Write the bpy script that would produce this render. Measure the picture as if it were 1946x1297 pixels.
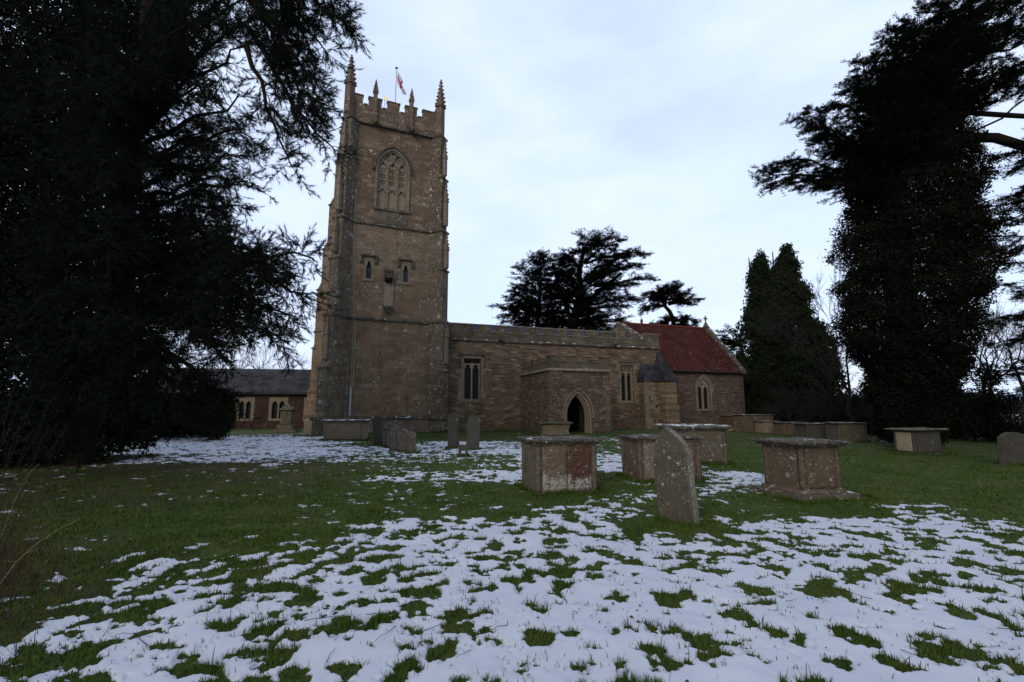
import bpy, bmesh, math, random
import numpy as np
from mathutils import Vector, Matrix, noise as mn
R = math.radians
scene = bpy.context.scene
for o in list(bpy.data.objects): bpy.data.objects.remove(o)
COL = scene.collection
# ------------------------------------------------------------------ camera
FPX, PCX, PCY, PITCH, EYE = 900., 973., 648.5, R(8.1), 1.6
cam_d = bpy.data.cameras.new('camera'); cam = bpy.data.objects.new('camera', cam_d); COL.objects.link(cam)
cam.location = (0, 0, EYE); cam.rotation_euler = (R(90) + PITCH, 0, 0)
cam_d.sensor_width = 36; cam_d.lens = 36 * FPX / 1946; cam_d.clip_end = 9000; cam_d.clip_start = .05
scene.camera = cam
# ------------------------------------------------------------------ world, sun, exposure
SUN_EL, SUN_AZ = R(24), R(205)      # azimuth measured clockwise from north (+Y)
world = bpy.data.worlds.new('World'); scene.world = world; world.use_nodes = True
nt = world.node_tree; nt.nodes.clear()
def wn(t, **k):
    n = nt.nodes.new(t)
    for a, b in k.items(): setattr(n, a, b)
    return n
sky = wn('ShaderNodeTexSky', sky_type='NISHITA', sun_disc=False, sun_elevation=SUN_EL, sun_rotation=SUN_AZ)
tc = wn('ShaderNodeTexCoord'); mp = wn('ShaderNodeMapping'); mp.inputs['Scale'].default_value = (1.3, 1.3, 3.4)
mp.inputs['Location'].default_value = (.55, .2, .35); mp.inputs['Rotation'].default_value = (0, R(24), 0)
nz = wn('ShaderNodeTexNoise'); nz.inputs['Scale'].default_value = 1.6; nz.inputs['Detail'].default_value = 6; nz.inputs['Roughness'].default_value = .52
rp = wn('ShaderNodeValToRGB'); rp.color_ramp.elements[0].position = .36; rp.color_ramp.elements[1].position = .60
rp.color_ramp.elements[0].color = (.72, .72, .72, 1); rp.color_ramp.elements[1].color = (1, 1, 1, 1)
nz2 = wn('ShaderNodeTexNoise'); nz2.inputs['Scale'].default_value = 3.5; nz2.inputs['Detail'].default_value = 8
crp = wn('ShaderNodeValToRGB'); crp.color_ramp.elements[0].position = .3; crp.color_ramp.elements[1].position = .7
crp.color_ramp.elements[0].color = (6.0, 7.1, 9.7, 1); crp.color_ramp.elements[1].color = (6.8, 7.85, 9.9, 1)
mx = wn('ShaderNodeMix', data_type='RGBA'); bg = wn('ShaderNodeBackground'); bg.inputs['Strength'].default_value = .1
wo = wn('ShaderNodeOutputWorld')
skm = wn('ShaderNodeMix', data_type='RGBA', blend_type='MULTIPLY'); skm.inputs[0].default_value = 1; skm.inputs[7].default_value = (1.9, 1.75, 1.7, 1)
# added gradient: sky dimmed overhead and behind the camera to hold down ambient light
sepd = wn('ShaderNodeSeparateXYZ'); mr = wn('ShaderNodeMapRange'); mr.inputs[1].default_value = -.1; mr.inputs[2].default_value = .62; mr.inputs[3].default_value = .42; mr.inputs[4].default_value = 1.0; mr.interpolation_type = 'SMOOTHSTEP'
nt.links.new(tc.outputs['Generated'], sepd.inputs[0]); nt.links.new(sepd.outputs[1], mr.inputs[0]); fin = wn('ShaderNodeVectorMath', operation='SCALE'); nt.links.new(mr.outputs[0], fin.inputs[3])
for a, b in ((tc.outputs['Generated'], mp.inputs[0]), (mp.outputs[0], nz.inputs[0]), (mp.outputs[0], nz2.inputs[0]), (nz.outputs[0], rp.inputs[0]),
             (nz2.outputs[0], crp.inputs[0]), (rp.outputs[0], mx.inputs[0]), (sky.outputs[0], skm.inputs[6]), (skm.outputs[2], mx.inputs[6]), (crp.outputs[0], mx.inputs[7]),
             (mx.outputs[2], fin.inputs[0]), (fin.outputs[0], bg.inputs[0]), (bg.outputs[0], wo.inputs[0])): nt.links.new(a, b)
sl = bpy.data.lights.new('sun', 'SUN'); sl.energy = .85; sl.angle = R(30); sl.color = (1, .89, .74)
so = bpy.data.objects.new('sun', sl); COL.objects.link(so)
sd = Vector((math.sin(SUN_AZ) * math.cos(SUN_EL), math.cos(SUN_AZ) * math.cos(SUN_EL), math.sin(SUN_EL)))
so.rotation_euler = sd.to_track_quat('Z', 'Y').to_euler()
scene.view_settings.view_transform = 'Standard'; scene.view_settings.look = 'None'
scene.view_settings.exposure = .36; scene.view_settings.gamma = 1
scene.render.engine = 'CYCLES'; scene.render.resolution_x = 1024; scene.render.resolution_y = 682
scene.cycles.max_bounces = 5; scene.cycles.diffuse_bounces = 3

# ------------------------------------------------------------------ pixel <-> world helpers (places things at their real distance)
def ray(px, py):
    x = (px - PCX) / FPX; y = -(py - PCY) / FPX
    return Vector((x, math.cos(PITCH) - y * math.sin(PITCH), math.sin(PITCH) + y * math.cos(PITCH)))
def at(px, py, Y): r = ray(px, py); return r * (Y / r.y) + Vector((0, 0, EYE))
def gp(px, py, z=0): r = ray(px, py); return r * ((z - EYE) / r.z) + Vector((0, 0, EYE))
def sst(a, b, x): t = np.clip((x - a) / (b - a), 0, 1); return t * t * (3 - 2 * t)
# ------------------------------------------------------------------ numpy noise
def vnoise(x, y, seed=0):
    xi = np.floor(x).astype(np.int64); yi = np.floor(y).astype(np.int64); fx = x - xi; fy = y - yi
    fx = fx * fx * fx * (fx * (6 * fx - 15) + 10); fy = fy * fy * fy * (fy * (6 * fy - 15) + 10)
    def h(a, b):
        n = (a * 374761393 + b * 668265263 + seed * 1442695041) & 0xffffffff
        n = ((n ^ (n >> 13)) * 1274126177) & 0xffffffff
        return ((n ^ (n >> 16)) & 0xffff) / 65535.
    return (h(xi, yi) * (1 - fx) + h(xi + 1, yi) * fx) * (1 - fy) + (h(xi, yi + 1) * (1 - fx) + h(xi + 1, yi + 1) * fx) * fy
def fbm(x, y, oc, seed=0, gain=.5):
    s = 0; a = 1; t = 0
    for i in range(oc):
        s = s + a * vnoise(x + 17.3 * i, y - 9.1 * i, seed + i); t += a; a *= gain; c, q = .8, .6
        x, y = (c * x - q * y) * 2.03, (q * x + c * y) * 2.03
    return s / t
def terrain(x, y):
    x = np.asarray(x, float); y = np.asarray(y, float)
    z = -.3 * sst(-11, -17, x) * sst(29, 36, y) * sst(90, 60, y) + .42 * sst(11, 24, x) * sst(35, 44, y) * sst(110, 75, y)
    z = z - .12 * sst(60, 22, np.hypot(x - 4.5, y - 29)) * 0
    z = z + .05 * (fbm(x * .25, y * .25, 2, 5) - .5) * sst(2, 8, np.hypot(x, y))
    far = sst(60, 140, y) * sst(40, 0, np.abs(x) * 0)
    return z - 1.0 * far * 0
def tz(x, y): return float(terrain(x, y))
# snow cover: control points (photo ground points) -> polar interpolation in world space
CT = []
def row(py, *a):
    for px, d in a: CT.append((px, py, d * (.80 if px < 620 and py >= 1035 else 1)))
row(1290, (-60, .6), (0, .78), (120, .8), (250, .88), (400, .85), (520, .62), (650, .9), (850, .93), (1050, .93), (1250, .92), (1450, .95), (1650, .93), (1850, .85), (1930, .6), (2050, .8))
row(1200, (-60, .2), (20, .4), (100, .72), (180, .8), (300, .85), (420, .8), (520, .5), (600, .8), (700, .88), (860, .75), (1000, .88), (1150, .78), (1300, .82), (1450, .82), (1600, .92), (1750, .88), (1900, .85), (2000, .85))
row(1130, (-40, .15), (40, .35), (160, .4), (250, .65), (380, .62), (470, .45), (560, .68), (680, .78), (800, .8), (950, .88), (1080, .85), (1200, .85), (1350, .78), (1500, .84), (1650, .88), (1800, .9), (1920, .82))
row(1080, (30, .05), (120, .32), (200, .2), (290, .55), (400, .45), (500, .4), (600, .62), (720, .75), (850, .82), (960, .82), (1040, .7), (1120, .55), (1230, .82), (1330, .72), (1450, .82), (1580, .8), (1700, .85), (1840, .82), (1930, .66))
row(1035, (60, .02), (180, .35), (280, .2), (380, .2), (500, .3), (620, .5), (720, .6), (840, .78), (940, .8), (1010, .55), (1100, .82), (1200, .75), (1290, .5), (1370, .5), (1470, .75), (1580, .85), (1700, .72), (1800, .6), (1900, .62))
row(1000, (250, .05), (420, .1), (560, .12), (650, .3), (760, .45), (850, .55), (950, .75), (1050, .88), (1140, .8), (1200, .3), (1250, .02), (1340, .1), (1420, .5), (1480, .75), (1560, .9), (1640, .88), (1720, .7), (1790, .7), (1870, .5), (1930, .4))
row(972, (300, .05), (500, .05), (650, .1), (720, .2), (800, .2), (880, .25), (960, .3), (1050, .5), (1150, .6), (1210, .45), (1260, .02), (1340, .12), (1400, .35), (1480, .02), (1560, 0), (1640, .1), (1720, .55), (1810, .4), (1880, .1), (1940, .08))
row(950, (300, .12), (450, .1), (600, .06), (720, .2), (850, .15), (950, .1), (1080, .02), (1180, .4), (1230, .45), (1340, .4), (1390, .35), (1430, .1), (1520, 0), (1700, .1), (1850, .02))
row(925, (380, .04), (550, .06), (700, .14), (780, .2), (900, .25), (965, .3), (1150, .05), (1340, .3), (1375, .8), (1420, .85), (1640, .02), (1780, .05), (1930, .02))
row(907, (400, .2), (480, .1), (620, .08), (740, .35), (800, .82), (860, .85), (920, .88), (975, .95), (1150, .05), (1345, .6), (1400, .95), (1440, .9), (1620, 0), (1800, 0))
row(890, (300, .0), (420, .25), (480, .35), (560, .1), (680, .2), (760, .25), (850, .2), (930, .3), (975, .6), (1080, .6), (1150, .92), (1330, .4), (1400, .2), (1450, .1), (1620, 0), (1900, 0))
row(872, (200, .0), (330, .5), (420, .9), (490, .85), (560, .5), (640, .4), (720, .45), (800, .4), (880, .4), (950, .35), (1000, .5), (1150, .95), (1240, .8), (1420, .05), (1700, 0))
row(858, (180, .3), (260, .9), (360, 1), (470, 1), (560, .9), (640, .75), (700, .6), (760, .55), (830, .45), (900, .75), (950, .85), (985, .8), (1060, .3), (1150, .3), (1420, .0), (1800, 0))
row(845, (150, .6), (260, 1), (400, 1), (520, 1), (600, .85), (680, .3), (730, .1), (800, .5), (850, .75), (920, .85), (970, .6), (1040, .1), (1150, .3), (1300, .05), (1500, 0), (1900, 0))
row(835, (250, .9), (380, 1), (480, 1), (560, 1), (620, .6), (700, .05), (800, .1), (900, .1), (1000, .12), (1150, .4), (1180, .3), (1300, 0), (1600, 0))
row(826, (300, .2), (400, .1), (500, .4), (560, .5), (620, .1), (750, .05), (900, .06), (1000, .25), (1100, .1), (1200, .1), (1400, 0), (1700, 0))
row(815, (350, .0), (500, .0), (700, .0), (1000, .0), (1300, .0), (1700, .0))
row(803, (0, 0), (500, .0), (1000, .0), (1500, .0))
_c = np.array([[gp(px, py)[0], gp(px, py)[1], d] for px, py, d in CT])
_cth = np.arctan2(_c[:, 0], _c[:, 1]); _cr = np.log(np.hypot(_c[:, 0], _c[:, 1]))
def worley(x, y, seed):
    xi = np.floor(x); yi = np.floor(y); best = np.full(np.shape(x), 9.)
    for dx in (-1, 0, 1):
        for dy in (-1, 0, 1):
            a = xi + dx; b = yi + dy; px = a + .5 + .8 * (vnoise(a * 1.0, b * 1.0, seed) - .5); py = b + .5 + .8 * (vnoise(a * 1.0, b * 1.0, seed + 7) - .5)
            r_ = .75 + .6 * vnoise(a * 1.0, b * 1.0, seed + 13); best = np.minimum(best, np.hypot(x - px, y - py) / r_)
    return best
def snow_noise(x, y):
    wx = x + .05 * (fbm(x * 7, y * 7, 2, 41) - .5); wy = y + .05 * (fbm(x * 7, y * 7, 2, 43) - .5)
    return .37 * fbm(x * 4.6, y * 5.6, 4, 11, .6) + .10 * fbm(x * 1.15 + 3, y * 1.5, 2, 31) + .22 * (1 - worley(wx * 3.6, wy * 4.2, 61)) + .12 * (1 - worley(wx * 8.5, wy * 9.5, 71)) + .06 * vnoise(x * 23, y * 23, 77)
_q = np.random.default_rng(1).uniform(-30, 30, (2, 60000)); _cal = np.sort(snow_noise(_q[0], _q[1]))
def snow_m(x, y):
    """signed snow measure: >0 snow, <0 grass"""
    x = np.asarray(x, float); y = np.asarray(y, float)
    th = np.arctan2(x, y); lr = np.log(np.maximum(np.hypot(x, y), 1.)); out = np.empty(x.shape)
    f = [a.ravel() for a in (th, lr)]; res = np.zeros(f[0].shape); N = len(f[0])
    for s in range(0, N, 40000):
        d = ((f[0][s:s + 40000, None] - _cth[None]) / .075) ** 2 + ((f[1][s:s + 40000, None] - _cr[None]) / .062) ** 2
        w = 1 / (d + .05) ** 2.2
        res[s:s + 40000] = (w * _c[:, 2]).sum(1) / w.sum(1)
    dens = res.reshape(x.shape); dens = np.where(dens > .5, .5 + (dens - .5) * .54, dens * (1 - .68 * sst(.52, .2, dens)))
    dens = np.where(y < 1.5, .8, dens)
    dens = np.maximum(dens, sst(72, 84, y))
    u = np.interp(snow_noise(x, y), _cal, np.linspace(0, 1, len(_cal)))
    return dens - u
def ground_z(x, y, m):
    z = terrain(x, y)
    fade = sst(45, 20, np.hypot(x, y))
    z = z + fade * (.022 * sst(-.04, .22, m) + .03 * sst(.0, .5, -m) * vnoise(x * 7, y * 7, 3) + .020 * (fbm(x * 6, y * 6, 3, 8) - .5))
    z = z + fade * .05 * (fbm(x * 1.3, y * 1.3, 2, 21) - .5)
    return z

# ------------------------------------------------------------------ tagging
def tag(o, label=None, cat=None, group=None, kind=None):
    if label: o['label'] = label
    if cat: o['category'] = cat
    if group: o['group'] = group
    if kind: o['kind'] = kind
    return o
def empty(name, loc, rz=0, label=None, cat=None, group=None):
    o = bpy.data.objects.new(name, None); COL.objects.link(o); o.location = loc; o.rotation_euler = (0, 0, rz); o.empty_display_size = .2
    return tag(o, label, cat, group)
def np_mesh(name, V, Fc, nper, mats, parent=None, loc=(0, 0, 0), smooth=False, mi=None):
    """V (n,3), Fc flat index array with nper verts a face"""
    me = bpy.data.meshes.new(name); V = np.ascontiguousarray(V, dtype=np.float32); Fc = np.ascontiguousarray(Fc, dtype=np.int32).ravel()
    nf = len(Fc) // nper
    me.vertices.add(len(V)); me.vertices.foreach_set('co', V.ravel())
    me.loops.add(len(Fc)); me.loops.foreach_set('vertex_index', Fc)
    me.polygons.add(nf); me.polygons.foreach_set('loop_start', np.arange(nf, dtype=np.int32) * nper)
    try: me.polygons.foreach_set('loop_total', np.full(nf, nper, dtype=np.int32))
    except Exception: pass
    for m in (mats if isinstance(mats, (list, tuple)) else [mats]): me.materials.append(m)
    if mi is not None: me.polygons.foreach_set('material_index', np.ascontiguousarray(mi, dtype=np.int32))
    if smooth: me.polygons.foreach_set('use_smooth', np.ones(nf, dtype=bool))
    me.update(calc_edges=True)
    o = bpy.data.objects.new(name, me); COL.objects.link(o); o.location = loc
    if parent: o.parent = parent
    return o
# ------------------------------------------------------------------ materials
class MT:
    def __init__(s, name, rough=.85):
        s.m = bpy.data.materials.new(name); s.m.use_nodes = True; s.t = s.m.node_tree; s.b = s.t.nodes['Principled BSDF']
        s.b.inputs['Roughness'].default_value = rough; s.b.inputs['Specular IOR Level'].default_value = .25
    def n(s, ty, ins=None, **k):
        x = s.t.nodes.new(ty)
        for a, b in k.items(): setattr(x, a, b)
        for a, b in (ins or {}).items():
            if isinstance(b, bpy.types.NodeSocket): s.t.links.new(b, x.inputs[a])
            else: x.inputs[a].default_value = b
        return x
    def math(s, op, a, b=0, c=None):
        i = {0: a, 1: b}
        if c is not None: i[2] = c
        return s.n('ShaderNodeMath', i, operation=op).outputs[0]
    def noise(s, vec, sc, det=4, ro=.55, dist=0): return s.n('ShaderNodeTexNoise', {'Vector': vec, 'Scale': sc, 'Detail': det, 'Roughness': ro, 'Distortion': dist}).outputs[0]
    def step(s, v, a, b): return s.n('ShaderNodeMapRange', {0: v, 1: a, 2: b, 3: 0., 4: 1.}, interpolation_type='SMOOTHSTEP').outputs[0]
    def mix(s, f, a, b, mode='MIX'):
        x = s.n('ShaderNodeMix', data_type='RGBA', blend_type=mode)
        for i, v in ((0, f), (6, a), (7, b)):
            if isinstance(v, bpy.types.NodeSocket): s.t.links.new(v, x.inputs[i])
            else: x.inputs[i].default_value = (tuple(v) + (1,)) if (i and len(v) == 3) else v
        return x.outputs[2]
    def col(s, c):
        if isinstance(c, bpy.types.NodeSocket): s.t.links.new(c, s.b.inputs['Base Color'])
        else: s.b.inputs['Base Color'].default_value = tuple(c) + (1,)
        return s
    def bump(s, h, strength=.5, dist=.02):
        x = s.n('ShaderNodeBump', {'Height': h, 'Strength': strength, 'Distance': dist}); s.t.links.new(x.outputs[0], s.b.inputs['Normal']); return s
    def obj(s): return s.n('ShaderNodeTexCoord').outputs['Object']
def plain(name, c, rough=.8, var=.25, sc=3., metal=0):
    m = MT(name, rough); o = m.obj(); f = m.noise(o, sc, 5)
    m.col(m.mix(f, tuple(x * (1 - var) for x in c), tuple(min(1, x * (1 + var)) for x in c))); m.b.inputs['Metallic'].default_value = metal
    m.bump(m.noise(o, sc * 12, 3), .3, .004); return m.m
def stone(name, c1, c2, c3, brick=None, lichen=.4, lsc=1., dark=.5, moss=0, snow=0, rubble=0, bands=None, mossc=(.035, .045, .015), bump=.6, foot=0):
    m = MT(name, .92); o = m.obj(); sp = m.n('ShaderNodeSeparateXYZ', {0: o})
    X, Y, Z = sp.outputs; u = m.math('ADD', X, Y)
    big = m.noise(o, .45, 4, .6); mid = m.noise(o, 2.6, 6, .6); fine = m.noise(o, 16, 5, .65)
    c = m.mix(m.step(big, .38, .64), c1, c2)
    if bands:     # real changes of stone with height, ragged edges
        zz = m.math('ADD', Z, m.math('MULTIPLY', m.math('SUBTRACT', mid, .5), .5))
        for za, zb, cc, am in bands:
            f = m.math('MULTIPLY', m.math('MULTIPLY', m.step(zz, za - .1, za + .1), m.math('SUBTRACT', 1., m.step(zz, zb - .1, zb + .1))), am)
            c = m.mix(f, c, cc)
    h = m.math('MULTIPLY', fine, .35)
    if brick:
        bw, bh, mo = brick
        wob = m.n('ShaderNodeCombineXYZ', {0: m.math('ADD', u, m.math('MULTIPLY', m.math('SUBTRACT', m.noise(o, 2.2, 2), .5), .11 * rubble + .015)),
                                            1: m.math('ADD', Z, m.math('MULTIPLY', m.math('SUBTRACT', m.noise(o, 3.1 if rubble else 1.2, 3), .5), .085 * rubble + .012)), 2: 0.}).outputs[0]
        bt = m.n('ShaderNodeTexBrick', {'Vector': wob, 'Color1': (0, 0, 0, 1), 'Color2': (1, 1, 1, 1), 'Mortar': (.5, .5, .5, 1), 'Scale': 1., 'Mortar Size': mo, 'Mortar Smooth': .4 if rubble else .2, 'Bias': 0., 'Brick Width': bw, 'Row Height': bh}, offset=.5)
        bf = m.n('ShaderNodeSeparateXYZ', {0: bt.outputs[0]}).outputs[0]
        ws = m.n('ShaderNodeSeparateXYZ', {0: wob}).outputs; rowi = m.math('FLOOR', m.math('DIVIDE', ws[1], bh))
        offs = m.math('MULTIPLY', m.math('SUBTRACT', 1., m.math('FLOORED_MODULO', rowi, 2.)), .5); coli = m.math('FLOOR', m.math('ADD', m.math('DIVIDE', ws[0], bw), offs))
        rf = m.n('ShaderNodeSeparateXYZ', {0: m.n('ShaderNodeTexWhiteNoise', {'Vector': m.n('ShaderNodeCombineXYZ', {0: coli, 1: rowi, 2: 0.}).outputs[0]}, noise_dimensions='3D').outputs['Color']})
        c = m.mix(m.math('MULTIPLY', bf, .38 + .3 * rubble), c, c3)
        c = m.mix(m.math('MULTIPLY', m.step(rf.outputs[1], .55, .95), .34 + .32 * rubble), c, tuple(x * .42 for x in c1))
        c = m.mix(m.math('MULTIPLY', m.step(rf.outputs[0], .78, .95), .3 + .35 * rubble), c, tuple(min(1, x * 1.6) for x in c3))
        c = m.mix(m.math('MULTIPLY', bt.outputs['Fac'], .6 if not rubble else .7), c, tuple(x * (.62 if not rubble else .38) for x in c2))
        h = m.math('SUBTRACT', m.math('ADD', h, m.math('MULTIPLY', rf.outputs[0], .35 * rubble + .05)), m.math('MULTIPLY', bt.outputs['Fac'], .5))
    else:
        c = m.mix(m.step(mid, .45, .7), c, c3)
    c = m.mix(m.math('MULTIPLY', m.step(mid, .35, .75), .3), c, tuple(x * .6 for x in c2))
    c = m.mix(m.math('MULTIPLY', m.step(fine, .42, .66), .5), c, tuple(x * .45 for x in c1)); c = m.mix(m.math('MULTIPLY', m.step(m.noise(o, 11., 5, .7), .54, .68), .42), c, tuple(min(1, x * 1.5) for x in c3))
    # dark algae: vertical streaks
    st = m.n('ShaderNodeMapping', {0: o, 'Scale': (1., 1., .22)}).outputs[0]
    c = m.mix(m.math('MULTIPLY', m.step(m.noise(st, 1.5, 6, .65), .52, .7), dark), c, tuple(x * .32 for x in c2))
    if moss: c = m.mix(m.math('MULTIPLY', m.step(m.noise(o, 3.7, 6, .7), .5 - .1 * moss, .72), moss), c, mossc)
    if lichen:
        msk = m.step(m.noise(o, .7 * lsc, 4, .65), .56 - .14 * lichen, .68 - .12 * lichen)
        wv = m.n('ShaderNodeVectorMath', {0: o, 1: m.n('ShaderNodeVectorMath', {0: m.n('ShaderNodeTexNoise', {'Vector': o, 'Scale': 14., 'Detail': 2.}).outputs[1], 1: (.06, .06, .06)}, operation='MULTIPLY').outputs[0]}, operation='ADD').outputs[0]
        sp1 = None
        for sc_, r0, r1, off in ((1.7 * lsc, .16, .36, 0), (4.0 * lsc, .18, .46, .3), (10. * lsc, .2, .55, .2)):
            v = m.n('ShaderNodeTexVoronoi', {'Vector': wv, 'Scale': sc_, 'Randomness': 1.})
            rr = m.n('ShaderNodeSeparateXYZ', {0: v.outputs['Color']}).outputs[2]
            a = m.math('MULTIPLY', m.math('LESS_THAN', v.outputs['Distance'], m.math('MULTIPLY', r1, m.math('SUBTRACT', rr, .34 - .12 * lichen))), 1.)
            sp1 = a if sp1 is None else m.math('MAXIMUM', sp1, a)
        spots = m.math('MULTIPLY', sp1, m.math('MINIMUM', m.math('ADD', m.math('MULTIPLY', msk, .9), .03 + .2 * lichen), .95))
        crust = m.math('MULTIPLY', m.step(m.noise(o, 4.5 * lsc, 9, .72), .60 - .05 * lichen, .66), m.step(m.noise(o, .9 * lsc, 3, .6), .60 - .12 * lichen, .74))
        spots = m.math('MULTIPLY', m.math('MAXIMUM', spots, m.math('MULTIPLY', crust, .85)), m.step(fine, .3, .5))
        if foot:
            fm = m.math('MULTIPLY', m.step(m.math('ADD', Z, m.math('MULTIPLY', m.math('SUBTRACT', m.noise(o, 6., 7, .7), .5), .9)), foot + .06, foot - .06), m.step(m.noise(o, 26., 6, .7), .40, .56)); spots = m.math('MAXIMUM', spots, m.math('MULTIPLY', fm, .85))
        c = m.mix(spots, c, (.46, .46, .40))
        h = m.math('ADD', h, m.math('MULTIPLY', spots, .1))
    if snow:
        g = m.n('ShaderNodeNewGeometry').outputs['Normal']; nzz = m.n('ShaderNodeSeparateXYZ', {0: g}).outputs[2]
        f = m.math('MULTIPLY', m.step(nzz, .5, .85), m.step(m.noise(o, 2.2, 5, .6), .60 - .25 * snow, .66 - .25 * snow))
        c = m.mix(f, c, (.78, .8, .84))
    m.col(c); m.bump(h, bump, .03); return m.m
M = {}
M['tower'] = stone('tower_ashlar', (.200, .128, .080), (.262, .180, .115), (.325, .240, .158), (.62, .27, .010), .72, 1.25, .55,
                   bands=[(14.35, 21.8, (.112, .079, .055), .68), (21.8, 30, (.122, .086, .060), .75), (10.6, 14.3, (.285, .228, .160), .6), (-1, 1.05, (.19, .16, .135), .7)])
M['tower_lichen'] = stone('tower_buttress_stone', (.140, .110, .076), (.21, .17, .12), (.20, .16, .11), (.6, .36, .012), .95, 1.1, .75,
                   bands=[(14.35, 30, (.095, .072, .055), .6)])
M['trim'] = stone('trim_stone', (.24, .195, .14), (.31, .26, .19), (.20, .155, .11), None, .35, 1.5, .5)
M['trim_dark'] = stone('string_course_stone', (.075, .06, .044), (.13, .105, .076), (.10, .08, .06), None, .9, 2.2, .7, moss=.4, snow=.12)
M['pale'] = stone('pale_dressed_stone', (0.3024, 0.2436, 0.1722), (0.3528, 0.2940, 0.2100), (0.2520, 0.2016, 0.1386), None, .1, 2, .25)
M['wood_pale'] = M['pale']
M['rubble'] = stone('rubble_wall', (0.1605, 0.1080, 0.0725), (0.2193, 0.1550, 0.1042), (0.3317, 0.2450, 0.1600), (0.4922, 0.1400, 0.0167), .22, 1.2, .45, rubble=1, bump=1.)
M['rubble_porch'] = stone('porch_rubble', (.135, .088, .068), (.180, .125, .098), (.270, .20, .150), (.40, .13, .018), .25, 1.2, .45, rubble=1, bump=1.)
M['rubble_red'] = stone('red_rubble_wall', (0.1400, 0.0918, 0.0714), (0.1750, 0.1176, 0.0903), (0.2000, 0.1456, 0.1134), (0.4000, 0.1344, 0.0168), .22, 1.4, .4, rubble=1, bump=1.)
M['parapet'] = stone('parapet_stone', (.095, .08, .062), (.14, .118, .088), (.30, .24, .15), (.8, .3, .012), .35, 1.4, .7, moss=.25)
M['cope'] = stone('coping_stone', (0.2992, 0.2552, 0.1804), (0.3520, 0.3036, 0.2200), (0.2112, 0.1672, 0.1144), None, .8, 2.5, .3, snow=.15)
M['cope_orange'] = stone('warm_coping_stone', (.34, .19, .10), (.36, .23, .13), (.2, .14, .09), None, .4, 2.5, .4, snow=.2)
def slate_mat(name, a, b, w, h, lich=.2):
    m = MT(name, .92); m.b.inputs['Specular IOR Level'].default_value = .08; o = m.obj(); sp = m.n('ShaderNodeSeparateXYZ', {0: o}).outputs
    v = m.n('ShaderNodeCombineXYZ', {0: sp[0], 1: m.math('MULTIPLY', sp[2], 1.4), 2: 0.}).outputs[0]
    bt = m.n('ShaderNodeTexBrick', {'Vector': v, 'Color1': (0, 0, 0, 1), 'Color2': (1, 1, 1, 1), 'Mortar': (.3, .3, .3, 1), 'Scale': 1., 'Mortar Size': .012, 'Mortar Smooth': .3, 'Bias': 0., 'Brick Width': w, 'Row Height': h})
    c = m.mix(m.n('ShaderNodeSeparateXYZ', {0: bt.outputs[0]}).outputs[0], a, b)
    c = m.mix(m.step(m.noise(o, .8, 6, .65), .42, .68), c, tuple(x * .5 for x in a)); c = m.mix(m.math('MULTIPLY', m.step(m.noise(o, 2.7, 6, .7), .52, .68), .5), c, tuple(x * 1.5 for x in b)); c = m.mix(m.math('MULTIPLY', m.step(m.noise(o, 1.9, 7, .75), .60, .68), .6), c, (.06, .055, .03))
    c = m.mix(m.math('MULTIPLY', bt.outputs['Fac'], .7), c, tuple(x * .35 for x in a))
    sp1 = m.n('ShaderNodeTexVoronoi', {'Vector': o, 'Scale': 3.2}).outputs['Distance']
    sp2 = m.n('ShaderNodeTexVoronoi', {'Vector': o, 'Scale': 7.5}).outputs['Distance']
    f = m.math('MULTIPLY', m.math('MAXIMUM', m.math('LESS_THAN', sp1, .14), m.math('LESS_THAN', sp2, .15)), m.step(m.noise(o, 1.6, 4), .62 - lich * .3, .7 - lich * .3))
    c = m.mix(f, c, (.42, .38, .34)); m.col(c); m.bump(m.math('SUBTRACT', m.noise(o, 9, 3), bt.outputs['Fac']), .7, .03); return m.m
M['slate'] = slate_mat('slate_roof', (.045, .048, .055), (.08, .082, .09), .3, .22)
M['slate_dark'] = slate_mat('dark_slate_roof', (.05, .052, .058), (.085, .085, .09), .35, .25)
M['redtile'] = slate_mat('red_clay_tiles', (.078, .023, .018), (.108, .035, .026), .18, .13, .4)
M['ridge'] = plain('red_ridge_tiles', (.15, .034, .022), .8)
M['brickw'] = stone('red_brick_wall', (0.0620, 0.0310, 0.0248), (0.0806, 0.0422, 0.0335), (0.0930, 0.0558, 0.0434), (0.1488, 0.0527, 0.0062), .12, 1.5, .4)
def glass_mat(name, c, gx, gz, lead=(.02, .02, .022), diamond=False):
    m = MT(name, .35); m.b.inputs['Specular IOR Level'].default_value = .12
    o = m.obj(); sp = m.n('ShaderNodeSeparateXYZ', {0: o}).outputs
    a = m.math('PINGPONG', sp[0], gx / 2); b_ = m.math('PINGPONG', sp[2], gz / 2)
    f = m.math('MAXIMUM', m.math('LESS_THAN', a, .014), m.math('LESS_THAN', b_, .014))
    pn = m.noise(m.n('ShaderNodeVectorMath', {0: m.n('ShaderNodeVectorMath', {0: o, 1: (gx, 1., gz)}, operation='DIVIDE').outputs[0]}, operation='FLOOR').outputs[0], 3.3, 1)
    c0 = m.mix(m.step(pn, .35, .65), tuple(x * .6 for x in c), tuple(x * 1.4 for x in c))
    m.col(m.mix(f, c0, lead)); m.bump(m.math('ADD', m.math('MULTIPLY', pn, .6), f), .6, .01); return m.m
M['glass'] = glass_mat('leaded_glass', (.006, .007, .009), .13, .17, (.05, .05, .05))
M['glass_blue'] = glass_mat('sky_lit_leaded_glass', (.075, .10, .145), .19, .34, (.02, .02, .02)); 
M['dark'] = plain('dark_void', (.012, .010, .009), .9)
M['door'] = plain('dark_oak_boards', (.030, .022, .016), .7)
M['lead'] = plain('grey_lead', (.12, .125, .13), .5)
M['white_pipe'] = plain('pale_grey_plastic_cover', (.42, .5, .53), .5, .1)
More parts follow.
